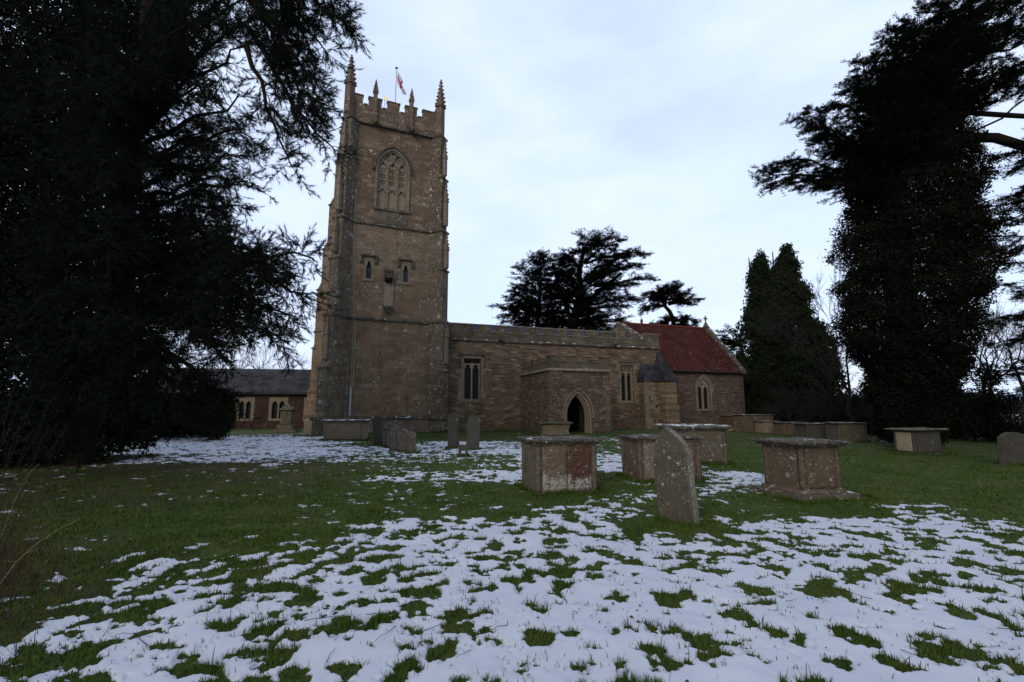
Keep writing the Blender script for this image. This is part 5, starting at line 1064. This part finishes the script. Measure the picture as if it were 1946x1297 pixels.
# ---- right: ivy-clad cedar
rng = np.random.default_rng(21); S = Sk(); Y0 = 20.; bx_ = at(1735, 777, Y0).x; b0 = np.array([bx_, Y0, tz(bx_, Y0)]); ttop = 17.5
trk = np.array([b0 + [0, 0, -.3], b0 + [.1, 0, 3], b0 + [0, 0, 7], b0 + [.3, 0, 11], b0 + [1.0, 0, 14], b0 + [1.8, .2, ttop]]); S.tube(trk, .75, .3)
def tk(z): return np.array([np.interp(z, trk[:, 2], trk[:, 0]), np.interp(z, trk[:, 2], trk[:, 1]), z])
for (px, py, Y, z0, ns) in ((1452, 332, 19, 11.0, 34), (1500, 306, 20, 11.2, 30), (1480, 345, 18, 10.8, 22), (1545, 345, 19.5, 11, 24), (1600, 320, 19, 11.3, 24), (1533, 218, 19, 12, 32), (1560, 240, 20, 12, 28), (1570, 262, 18.5, 12, 24), (1600, 195, 19, 12.6, 30), (1625, 158, 19.5, 13, 30), (1650, 165, 18.5, 13, 24),
                            (1640, 118, 18.5, 13.8, 26), (1665, 125, 19.5, 13.6, 26), (1700, 62, 18.6, 14.8, 30), (1722, 85, 19.5, 14.4, 26), (1745, 38, 19, 15.2, 26), (1795, 2, 18.6, 16, 26), (1820, 40, 19.4, 15.8, 28), (1760, 130, 18, 14, 26), (1700, 200, 18, 12.8, 28), (1650, 250, 18.3, 12, 26), (1780, 220, 18, 12.8, 24),
                            (1860, 100, 18.4, 14.5, 28), (1900, 60, 18.8, 15, 28), (1946, 20, 18.6, 16, 26), (1960, 110, 18.4, 14.8, 28), (1900, 165, 18.6, 13.6, 28), (1960, 160, 19.2, 13.8, 26), (1870, 200, 19.4, 13, 22), (2020, 60, 18.8, 15.5, 26), (1880, -60, 19, 17, 24), (1960, -70, 19, 17.4, 24), (1690, 270, 18.0, 12.3, 26), (1620, 280, 18.6, 11.8, 26), (1740, 270, 17.8, 12.2, 26), (1800, 150, 17.8, 13.6, 26), (1840, 60, 17.4, 15, 26), (1920, 130, 17.4, 14, 26), (1900, 0, 17.6, 15.8, 26), (1800, 90, 20.5, 14.5, 26), (1860, 160, 20.5, 13.6, 26), (1930, 60, 20.5, 15, 26), (1760, 180, 20.5, 13.4, 26), (1850, 20, 20, 15.8, 26), (1950, -20, 17.8, 16.5, 26), (1700, 150, 17.8, 13.8, 26)):
    bough(S, rng, tk(z0), A_(px, py, Y), .11, int(ns * 1.25), 1.4, 9, .36, .14, .085, .2, .05, .16, .1, .05)
for (px, py, Y, z0, ns) in ((1935, 385, 19, 9.5, 26), (1950, 450, 19.3, 8.5, 26), (1925, 545, 20, 6.5, 20), (1905, 470, 18.6, 8, 24), (1880, 420, 19, 9, 24), (1960, 500, 19, 7.8, 20)):
    bough(S, rng, tk(z0), A_(px, py, Y), .11, ns, 1.0, 8, .3, .13, .09, .3, .03, .25, .2, .05)
# thick bare limbs to the right
for (a, b_, c_, r0) in (((1835, 262, 19.6), (1890, 262, 19.4), (1990, 292, 19.2), .26), ((1840, 215, 19.6), (1890, 218, 19.5), (1990, 224, 19.3), .14), ((1905, 225, 19.5), (1925, 205, 19.3), (1960, 180, 19), .05)):
    q0 = A_(*c_); dv = q0 - A_(*b_); q1 = q0 + norm(dv) * 2.4 + np.array([0, 0, .5]); S.tube(np.array([tk(12.4), A_(*a), A_(*b_), q0]), r0, r0 * .75); bough(S, rng, q0, q1, r0 * .74, 26, 1.6, 8, .36, .14, .09, .15, .05, .16, .1, .05)
# ivy cladding
prof = [(270, 1650, 1840), (310, 1638, 1846), (350, 1622, 1852), (400, 1606, 1858), (450, 1602, 1868), (500, 1604, 1878), (550, 1604, 1870), (590, 1596, 1850), (620, 1600, 1842), (660, 1622, 1830), (700, 1646, 1815), (740, 1664, 1800), (790, 1676, 1785), (830, 1684, 1778)]
n = 46000; py_ = rng.uniform(262, 836, n); pa = [p[0] for p in prof]; xl = np.interp(py_, pa, [p[1] for p in prof]); xr = np.interp(py_, pa, [p[2] for p in prof]); xm = (xl + xr) / 2; hw_ = (xr - xl) / 2
an = rng.uniform(0, 6.28, n); rad = rng.random(n) ** .3 * (1 + np.array([.34 * mn.noise(Vector((math.cos(a) * 1.5, math.sin(a) * 1.5, p / 38.))) + .2 * mn.noise(Vector((math.cos(a) * 4, math.sin(a) * 4, p / 14.))) for a, p in zip(an, py_)]))
pts = np.array([A_(m_, p, Y0) for m_, p in zip(xm, py_)]); k = Y0 / FPX
pts[:, 0] += np.cos(an) * rad * hw_ * k; pts[:, 1] += np.sin(an) * rad * np.minimum(hw_ * k * .8, 2.0)
for i in range(260):
    k_ = rng.integers(0, n); o_ = pts[k_]; d_ = o_ - np.array([tk(o_[2])[0], Y0, o_[2]]); d_ = norm(d_ + rng.normal(0, .5, 3) + [0, 0, .2]); S.tube(curve(o_ - d_ * .3, o_ + d_ * rng.uniform(.3, .9), rng, 0, .08, 5), .014, .004)
ced = tree('cedar_tree', 'massive old cedar with ivy-smothered trunk and layered boughs sweeping over the right side', tuple(b0), S, 'cedar', M['cedar'], M['bark'], seed=8)
foliage('ivy', pts - b0, rng.normal(0, 1, (n, 3)) + [0, 0, .2], .135 * rng.uniform(.6, 1.4, n), 'leaf', M['ivy'], ced, 9)
# ---- right-edge cedar (trunk outside the frame)
rng = np.random.default_rng(33); S = Sk(); p = at(2080, 777, 17); b0 = np.array([p.x, 17., 0]); S.tube(np.array([b0, b0 + [0, 0, 5], b0 + [.2, 0, 10], b0 + [.3, 0, 13]]), .4, .04)
for i in range(40):
    z_ = rng.uniform(2.5, 12.8); a_ = rng.uniform(-1.9, 1.9); l_ = 3.6 * (1 - .6 * z_ / 13); bough(S, rng, b0 + [0, 0, z_], b0 + [math.cos(a_) * l_ * (.75 if abs(a_) < 1.57 else .5), math.sin(a_) * l_, z_ - .1], .06, 14, .9, 6, .32, .16, .1, .2, .03, .2, .1)
for (px, py, Y, z0) in ((1890, 655, 17, 4.2), (1900, 610, 17.5, 5), (1935, 560, 17, 6), (1925, 690, 16.6, 3.4), (1940, 735, 17, 2.6), (1935, 640, 16.5, 4.4)): bough(S, rng, b0 + [0, 0, z0], A_(px, py, Y), .07, 18, .8, 7, .26, .12, .09, .3, .03, .2, .2)
tree('cedar_tree', 'low drooping cedar branches entering from the right edge', tuple(b0), S, 'cedar', M['cedar'], M['bark'], seed=14)
# ---- cedars behind the nave
rng = np.random.default_rng(41); S = Sk(); YB = 62.; p = at(1088, 777, YB); b0 = np.array([p.x, YB, 0]); kx = YB / FPX
tp = [A_(1088, 777, YB), A_(1088, 640, YB), A_(1092, 600, YB), A_(1105, 555, YB), A_(1100, 520, YB), A_(1110, 470, YB)]; S.tube(np.array(tp), .85, .25); S.tube(np.array([A_(1092, 600, YB), A_(1120, 570, YB), A_(1150, 545, YB), A_(1180, 520, YB)]), .5, .2); S.tube(np.array([A_(1088, 620, YB), A_(1075, 580, YB), A_(1060, 540, YB), A_(1050, 500, YB)]), .35, .15)
for (px, py, sx, sy) in ((1232, 484, 1130, 510), (1215, 505, 1130, 530), (1230, 532, 1130, 545), (1200, 478, 1110, 500), (1180, 455, 1108, 500), (1150, 455, 1105, 490), (1120, 455, 1105, 500), (1180, 500, 1120, 530), (1195, 540, 1130, 555), (1208, 570, 1110, 580), (1190, 585, 1100, 590), (1170, 565, 1110, 575), (1185, 612, 1095, 615), (1160, 630, 1095, 630), (1150, 600, 1100, 610),
                         (1085, 482, 1105, 520), (1060, 495, 1095, 540), (1058, 510, 1095, 550), (1075, 520, 1100, 545), (1040, 530, 1080, 560), (1050, 550, 1085, 575), (1090, 550, 1100, 560), (1070, 570, 1090, 590), (1130, 530, 1105, 550), (1150, 520, 1120, 540), (1060, 610, 1085, 620), (1080, 635, 1088, 640), (1130, 640, 1095, 640), (1040, 600, 1085, 615), (1110, 610, 1090, 620), (1070, 590, 1090, 605), (1120, 590, 1095, 600), (1140, 615, 1095, 620), (1045, 625, 1085, 630), (1105, 630, 1090, 635), (1075, 560, 1095, 580), (1110, 570, 1100, 585)):
    bough(S, rng, A_(sx, sy, YB), A_(px, py, YB + rng.uniform(-3.5, 3.5)), .22, 22, 2.6, 7, .9, .42, .27, .1, .04, .14, .05, .06)
tree('cedar_tree', 'broad flat-topped cedar rising behind the middle of the nave roof', tuple(b0), S, 'cedar', M['cedar'], M['bark'], seed=15, group='cedars behind the nave')
rng = np.random.default_rng(43); S = Sk(); p = at(1020, 777, 60); b0 = np.array([p.x, 60., 0]); S.tube(np.array([A_(1020, 777, 60), A_(1022, 600, 60), A_(1028, 540, 60), A_(1027, 492, 60)]), .5, .06)
for (px, py, sy) in ((945, 585, 600), (950, 608, 615), (965, 570, 590), (985, 512, 560), (992, 540, 565), (978, 552, 575), (1025, 488, 520), (1036, 500, 530), (1015, 520, 545), (1045, 540, 560), (1055, 560, 575), (1060, 590, 600), (1000, 575, 590), (970, 600, 615), (1065, 610, 620), (960, 630, 635), (990, 625, 630), (1040, 620, 625), (1010, 600, 610), (975, 590, 600), (1040, 580, 590)):
    bough(S, rng, A_(1024, sy, 60), A_(px, py, 60 + rng.uniform(-3, 3)), .16, 20, 2.2, 7, .85, .4, .27, .1, .04, .16, .05, .06)
tree('cedar_tree', 'smaller ragged cedar rising behind the nave roof left of the broad one', tuple(b0), S, 'cedar', M['cedar'], M['bark'], seed=16, group='cedars behind the nave')
# ---- flat-topped pine behind the chancel ridge
rng = np.random.default_rng(45); S = Sk(); YP = 66.; p = at(1278, 777, YP); b0 = np.array([p.x, YP, 0]); S.tube(np.array([A_(1290, 777, YP), A_(1282, 640, YP), A_(1279, 608, YP), A_(1272, 592, YP), A_(1264, 583, YP), A_(1264, 565, YP)]), .45, .22)
for (px, py, sx, sy) in ((1222, 566, 1264, 575), (1232, 558, 1264, 572), (1250, 552, 1264, 572), (1275, 542, 1266, 570), (1292, 545, 1266, 570), (1308, 558, 1270, 572), (1330, 570, 1270, 576), (1318, 580, 1270, 580), (1290, 572, 1266, 576), (1290, 560, 1266, 572), (1245, 572, 1262, 578), (1216, 594, 1262, 582), (1228, 586, 1262, 580), (1300, 575, 1270, 578), (1262, 560, 1264, 570), (1240, 566, 1264, 572),
                         (1322, 612, 1282, 612), (1305, 606, 1280, 608), (1268, 607, 1280, 612), (1318, 622, 1282, 618), (1240, 618, 1278, 622), (1262, 616, 1278, 620), (1300, 618, 1282, 618)):
    bough(S, rng, A_(sx, sy, YP), A_(px, py, YP + rng.uniform(-2.2, 2.2)), .15, 12, 1.1, 6, .7, .42, .24, .25, .05, .3, 0, .04)
tree('pine_tree', 'flat-topped pine with bent trunk peeping above the red chancel roof', tuple(b0), S, 'cedar', M['cedar'], M['bark_red'], seed=17)
# small branch right of the gable cross
rng = np.random.default_rng(46); S = Sk(); b0 = np.array(bp(1420, 58)); S.tube(np.array([b0, A_(1415, 690, 58), A_(1405, 640, 58)]), .3, .1)
for (px, py) in ((1362, 636), (1370, 645), (1380, 628), (1395, 655), (1372, 655), (1388, 668)): bough(S, rng, A_(1408, 655, 58), A_(px, py, 58 + rng.uniform(-1, 1)), .1, 10, 1.0, 6, .6, .38, .22, .2, .03, .3, .05)
tree('pine_tree', 'pine bough showing between the chancel gable and the cypresses', tuple(b0), S, 'cedar', M['cedar'], M['bark'], seed=18)
# ---- cypress pair
def cypress(label, px, Y, top, prof, seed, n=5200, sz=.42):
    r_ = np.random.default_rng(seed); S = Sk(); b0 = np.array(bp(px, Y)); zt = at(px, top, Y).z; S.tube(np.array([b0 - [0, 0, .2], b0 + [0, 0, zt * .5], [b0[0], b0[1], zt - .4]]), .3, .05)
    pys = [p_[0] for p_ in prof]; 
    cl = []
    for i in range(170):
        py = top + (800 - top) * r_.random() ** .85; hw = np.interp(py, pys, [p_[1] for p_ in prof]); a = r_.uniform(0, 6.28); rr_ = r_.random() ** .4; k = Y / FPX
        c = A_(px, py, Y) + np.array([math.cos(a) * rr_ * hw * k, math.sin(a) * rr_ * hw * k * .9, 0]); cl.append(c)
        S.tube(curve([b0[0], b0[1], min(zt - .5, c[2] * .9)], c, r_, .03, .05, 4), .04, .015)
        s_ = .35 + .45 * (hw / 90); m = int(n / 170); q_ = c + r_.normal(0, 1, (m, 3)) * np.array([s_, s_, s_ * 1.3]) * .62; S.p += list(q_); S.d += list(r_.normal(0, 1, (m, 3))); S.s += list(sz * r_.uniform(.6, 1.2, m))
    tree('cypress_tree', label, tuple(b0), S, 'frond', M['cypress'], M['bark'], seed=seed, group='cypresses right of the chancel')
cypress('narrow pointed cypress just right of the chancel gable, left one of the pair', 1444, 50, 484, [(484, 2), (510, 11), (560, 22), (600, 35), (650, 44), (700, 44), (800, 40)], 51, 9000)
cypress('taller broad cypress with drooping sprays, right one of the pair', 1492, 48, 472, [(472, 2), (500, 13), (540, 29), (580, 43), (640, 58), (700, 70), (800, 76)], 52, 15000)
cypress('lower spreading conifer in front of the cypress pair', 1550, 43, 615, [(615, 8), (650, 28), (700, 48), (740, 52), (800, 50)], 53, 5000, .34)
# ---- right undergrowth
for i, (px, Y, rx, top, lab) in enumerate(((1470, 46, 60, 720, 'dark evergreen bush below the cypresses'), (1540, 40, 55, 740, 'dark evergreen bush right of the cypresses behind the row of tombs'), (1620, 33, 60, 745, 'dark evergreen bush behind the greenish shaded tomb'), (1700, 30, 60, 770, 'low dark bush at the foot of the ivy-clad cedar'),
                                           (1790, 27, 60, 740, 'holly-like bush right of the ivy-clad cedar foot'), (1845, 24, 35, 750, 'loose leafy young holly before the distant fields'), (1930, 24, 50, 812, 'low dark hedge bush at the right edge behind the headstone'), (1410, 56, 40, 700, 'dark bush behind the chancel corner'))):
    evergreen_mass('shrub', lab, px, Y, [(px, (top + 832) / 2, Y, rx, (832 - top) / 2), (px - rx * .5, 832 - min(32, (832 - top) / 2), Y - .5, rx * .6, min(32, (832 - top) / 2)), (px + rx * .5, 832 - min(30, (832 - top) / 2), Y - .6, rx * .6, min(30, (832 - top) / 2))], 4200 if i != 5 else 1500, .2 if Y > 30 else .16, M['shrub'], seed=80 + i, group='evergreen undergrowth on the right', trunk_r=.06)
evergreen_mass('holly_tree', 'young holly with gaps standing before the pale distant fields', 1875, 23, [(1872, 715, 23, 22, 25), (1850, 760, 23, 40, 22), (1895, 765, 23, 38, 22), (1880, 800, 23, 52, 20)], 1500, .15, M['shrub'], seed=95, trunk_r=.05)
# longer tufts against the foot of every stone
def foot_tufts():
    r_ = np.random.default_rng(6); P = []
    for o in bpy.data.objects:
        if o.get('category') in ('tomb', 'headstone', 'footstone'):
            L, D = (.31, .09) if o['category'] == 'headstone' else ((.16, .06) if o['category'] == 'footstone' else (.7, .55)); rz = o.rotation_euler.z
            if o['category'] == 'tomb':
                bo = [c for c in o.children if c.name.startswith('body')][0]; L = max(v.co.x for v in bo.data.vertices) + .05; D = max(v.co.y for v in bo.data.vertices) + .05
                if any(c.name.startswith('plinth') for c in o.children): L += .04; D += .04
                if any(c.name.startswith('step') for c in o.children): L += .26; D += .26
            dist = math.hypot(o.location.x, o.location.y)
            n = int(min(1600, 26000 / dist) * (L + D)); u = r_.uniform(-1, 1, n); e = r_.integers(0, 4, n); j = np.abs(r_.normal(0, .035, n)) + .005
            lx = np.where(e < 2, u * L, np.where(e == 2, L + j, -L - j)); ly = np.where(e == 0, -D - j, np.where(e == 1, D + j, u * D))
            c_, s_ = math.cos(rz), math.sin(rz); P.append(np.column_stack([o.location.x + lx * c_ - ly * s_, o.location.y + lx * s_ + ly * c_, np.full(n, dist)]))
    P = np.vstack(P); n = len(P); x, y, r = P.T; z = ground_z(x, y, snow_m(x, y)) - .01; L = r_.uniform(.03, .11, n) * (.5 + vnoise(x * 5, y * 5, 9)); a = r_.uniform(0, 6.28, n); w = .0025 * (r / 3) ** .75
    Pb = np.column_stack([x, y, z]); s_ = np.column_stack([-np.sin(a) * w, np.cos(a) * w, 0 * w]); d_ = np.column_stack([np.cos(a) * L * .5, np.sin(a) * L * .5, L]); V_ = np.stack([Pb - s_, Pb + s_, Pb + d_], 1).reshape(-1, 3)
    o = np_mesh('grass_tufts', V_, np.arange(len(V_)), 3, M['blade']); tag(o, 'longer unmown grass round the feet of tombs and headstones', None, None, 'stuff')
foot_tufts()
# ---- bramble stems at the left edge
rng = np.random.default_rng(70)
def stems(label, specs, seed, mat, nm='bramble_stems'):
    t = None; S = Sk(); p = gp(*specs[0][0]); b0 = np.array([p.x, p.y, 0.])
    for (a, b_, dY) in specs:
        p0 = np.array(gp(*a)); p0[2] -= .03; p1 = np.array(at(b_[0], b_[1], p0[1] + dY)); q_ = curve(p0, p1, rng, .10, .03, 12); S.tube(q_, .0045, .0018)
        for i in range(5):
            k = rng.integers(3, 11); d = rng.normal(0, 1, 3) * .09 + [0, 0, .04]; S.tube(np.array([q_[k], q_[k] + d * .6, q_[k] + d]), .002, .001); S.p.append(q_[k] + d); S.d.append(d); S.s.append(.018)
    o = tree(nm, label, tuple(b0), S, 'leaf', M['bracken'], mat, 'dry stems', 'dry stems at the left edge', pname='stem')
stems('long arching straw-coloured stem in the near left foreground', [((-40, 1150), (152, 985), .1)], 1, M['straw'])
stems('shorter straw-coloured stem above the long one at the left edge', [((-30, 1090), (75, 882), .1)], 5, M['straw'])
stems('tangle of dark reddish bramble stems low at the left edge', [((-60, 1120 + 8 * i), (20 + 16 * (i % 7), 905 + 37 * (i % 5)), rng.uniform(-.2, .5)) for i in range(16)], 2, M['bracken'])
stems('faint seed-headed dry stems against the dark trees at the left', [((-60 + 9 * i, 1010 + 6 * i), (30 + 14 * i, 730 + 24 * (i % 4)), .2) for i in range(8)], 3, M['twig'])
# bracken & long rough grass under the pine
n = 7000; r_ = np.random.default_rng(71); x = r_.normal(-4.6, 1.0, n); y = r_.normal(4.9, 1.5, n); ok = (x < -.93 * y - .1 + r_.normal(0, .25, n)) & (y > 2.6); x, y = x[ok], y[ok]; n = len(x); m_ = snow_m(x, y); z = ground_z(x, y, m_)
L = r_.uniform(.06, .22, n); a = r_.uniform(0, 6.28, n); Pb = np.column_stack([x, y, z]); s_ = np.column_stack([-np.sin(a), np.cos(a), np.zeros(n)]) * .003; d_ = np.column_stack([np.cos(a) * L * .7, np.sin(a) * L * .7, L]); Vv = np.stack([Pb - s_, Pb + s_, Pb + d_], 1).reshape(-1, 3)
o = np_mesh('dead_bracken', Vv, np.arange(len(Vv)), 3, M['bracken']); tag(o, 'matted dead bracken and rough grass at the left edge', None, None, 'stuff')
# fallen leaves
r_ = np.random.default_rng(72); pts = []
for (px, py, sx, sy, k) in ((1185, 1185, 60, 16, 30), (880, 1180, 60, 20, 12), (1290, 1260, 60, 20, 10), (640, 1100, 300, 60, 30), (1500, 1150, 250, 60, 30), (1000, 1230, 500, 50, 25)):
    for _ in range(k): g = gp(px + r_.normal(0, sx), py + r_.normal(0, sy)); pts.append((g.x, g.y))
pts = np.array(pts); mm = snow_m(pts[:, 0], pts[:, 1]); zz = ground_z(pts[:, 0], pts[:, 1], mm) + .008; V = []; F = []
for (x, y), z in zip(pts, zz):
    k = len(V); s_ = r_.uniform(.007, .019); a = r_.uniform(0, 6.28); c_, q_ = math.cos(a) * s_, math.sin(a) * s_; h = s_ * .5
    V += [(x - c_, y - q_, z + h * r_.random()), (x + q_ * .6, y - c_ * .6, z + .012 + h * r_.random()), (x + c_, y + q_, z + h * r_.random()), (x - q_ * .6, y + c_ * .6, z + .004)]; F.append((k, k + 1, k + 2, k + 3))
o = np_mesh('fallen_leaves', np.array(V), np.array(F), 4, M['leafb']); tag(o, 'brown fallen leaves strewn on the snow', None, None, 'stuff')
r_ = np.random.default_rng(75); S = Sk()
for i in range(46):
    g = gp(r_.uniform(150, 1900), r_.uniform(1000, 1290)); a = r_.uniform(0, 6.28); L = r_.uniform(.06, .28); z = float(ground_z(np.array([g.x]), np.array([g.y]), snow_m(np.array([g.x]), np.array([g.y])))[0]) + .012
    p0 = np.array([g.x, g.y, z]); S.tube(curve(p0, p0 + [math.cos(a) * L, math.sin(a) * L, r_.uniform(0, .02)], r_, .02, .06, 5), .003, .0015)
o = S.mesh('fallen_twigs', M['bark'], None); tag(o, 'small dark twigs fallen on the snow', None, None, 'stuff')
# ---- far hills and fields
b = []; n = 160; V = []; F = []
for i in range(n + 1):
    a = R(-75 + 150 * i / n); d = 3200; h = 70 + 45 * mn.noise(Vector((i * .07, 3, 0))) + 14 * mn.noise(Vector((i * .33, 7, 0))); V += [(math.sin(a) * d * .8, math.cos(a) * d * .8, -30), (math.sin(a) * d * .9, math.cos(a) * d * .9, h * .6), (math.sin(a) * d, math.cos(a) * d, h), (math.sin(a) * d * 1.3, math.cos(a) * d * 1.3, -30)]
    if i: k = 4 * i; F += [(k - 4, k, k + 1, k - 3), (k - 3, k + 1, k + 2, k - 2), (k - 2, k + 2, k + 3, k - 1)]
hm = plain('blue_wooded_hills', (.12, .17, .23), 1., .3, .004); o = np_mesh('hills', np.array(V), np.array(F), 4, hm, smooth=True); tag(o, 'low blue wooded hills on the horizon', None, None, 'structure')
# far hedgerows in the fields
for i, (px0, px1, Y, h_) in enumerate(((1150, 2300, 230, 5), (-900, 900, 200, 6), (1500, 2300, 130, 3.2), (-400, 600, 120, 5))):
    S = Sk(); r_ = np.random.default_rng(90 + i); n = 1500; xs = r_.uniform(at(px0, 777, Y).x, at(px1, 777, Y).x, n); pts = np.column_stack([xs, Y + r_.normal(0, 1.5, n), (r_.random(n) ** 1.3) * h_ * (.6 + .6 * vnoise(xs * .06, xs * 0 + i, 4))])
    o = foliage('hedgerow', pts, r_.normal(0, 1, (n, 3)), 1.6, 'leaf', M['twig'], None, i); tag(o, ['dark hedgerow across the far right fields', 'hedgerow beyond the churchyard on the left', 'nearer hedgerow across the snowy fields at right', 'hedge behind the hall and pine on the left'][i], 'hedge')
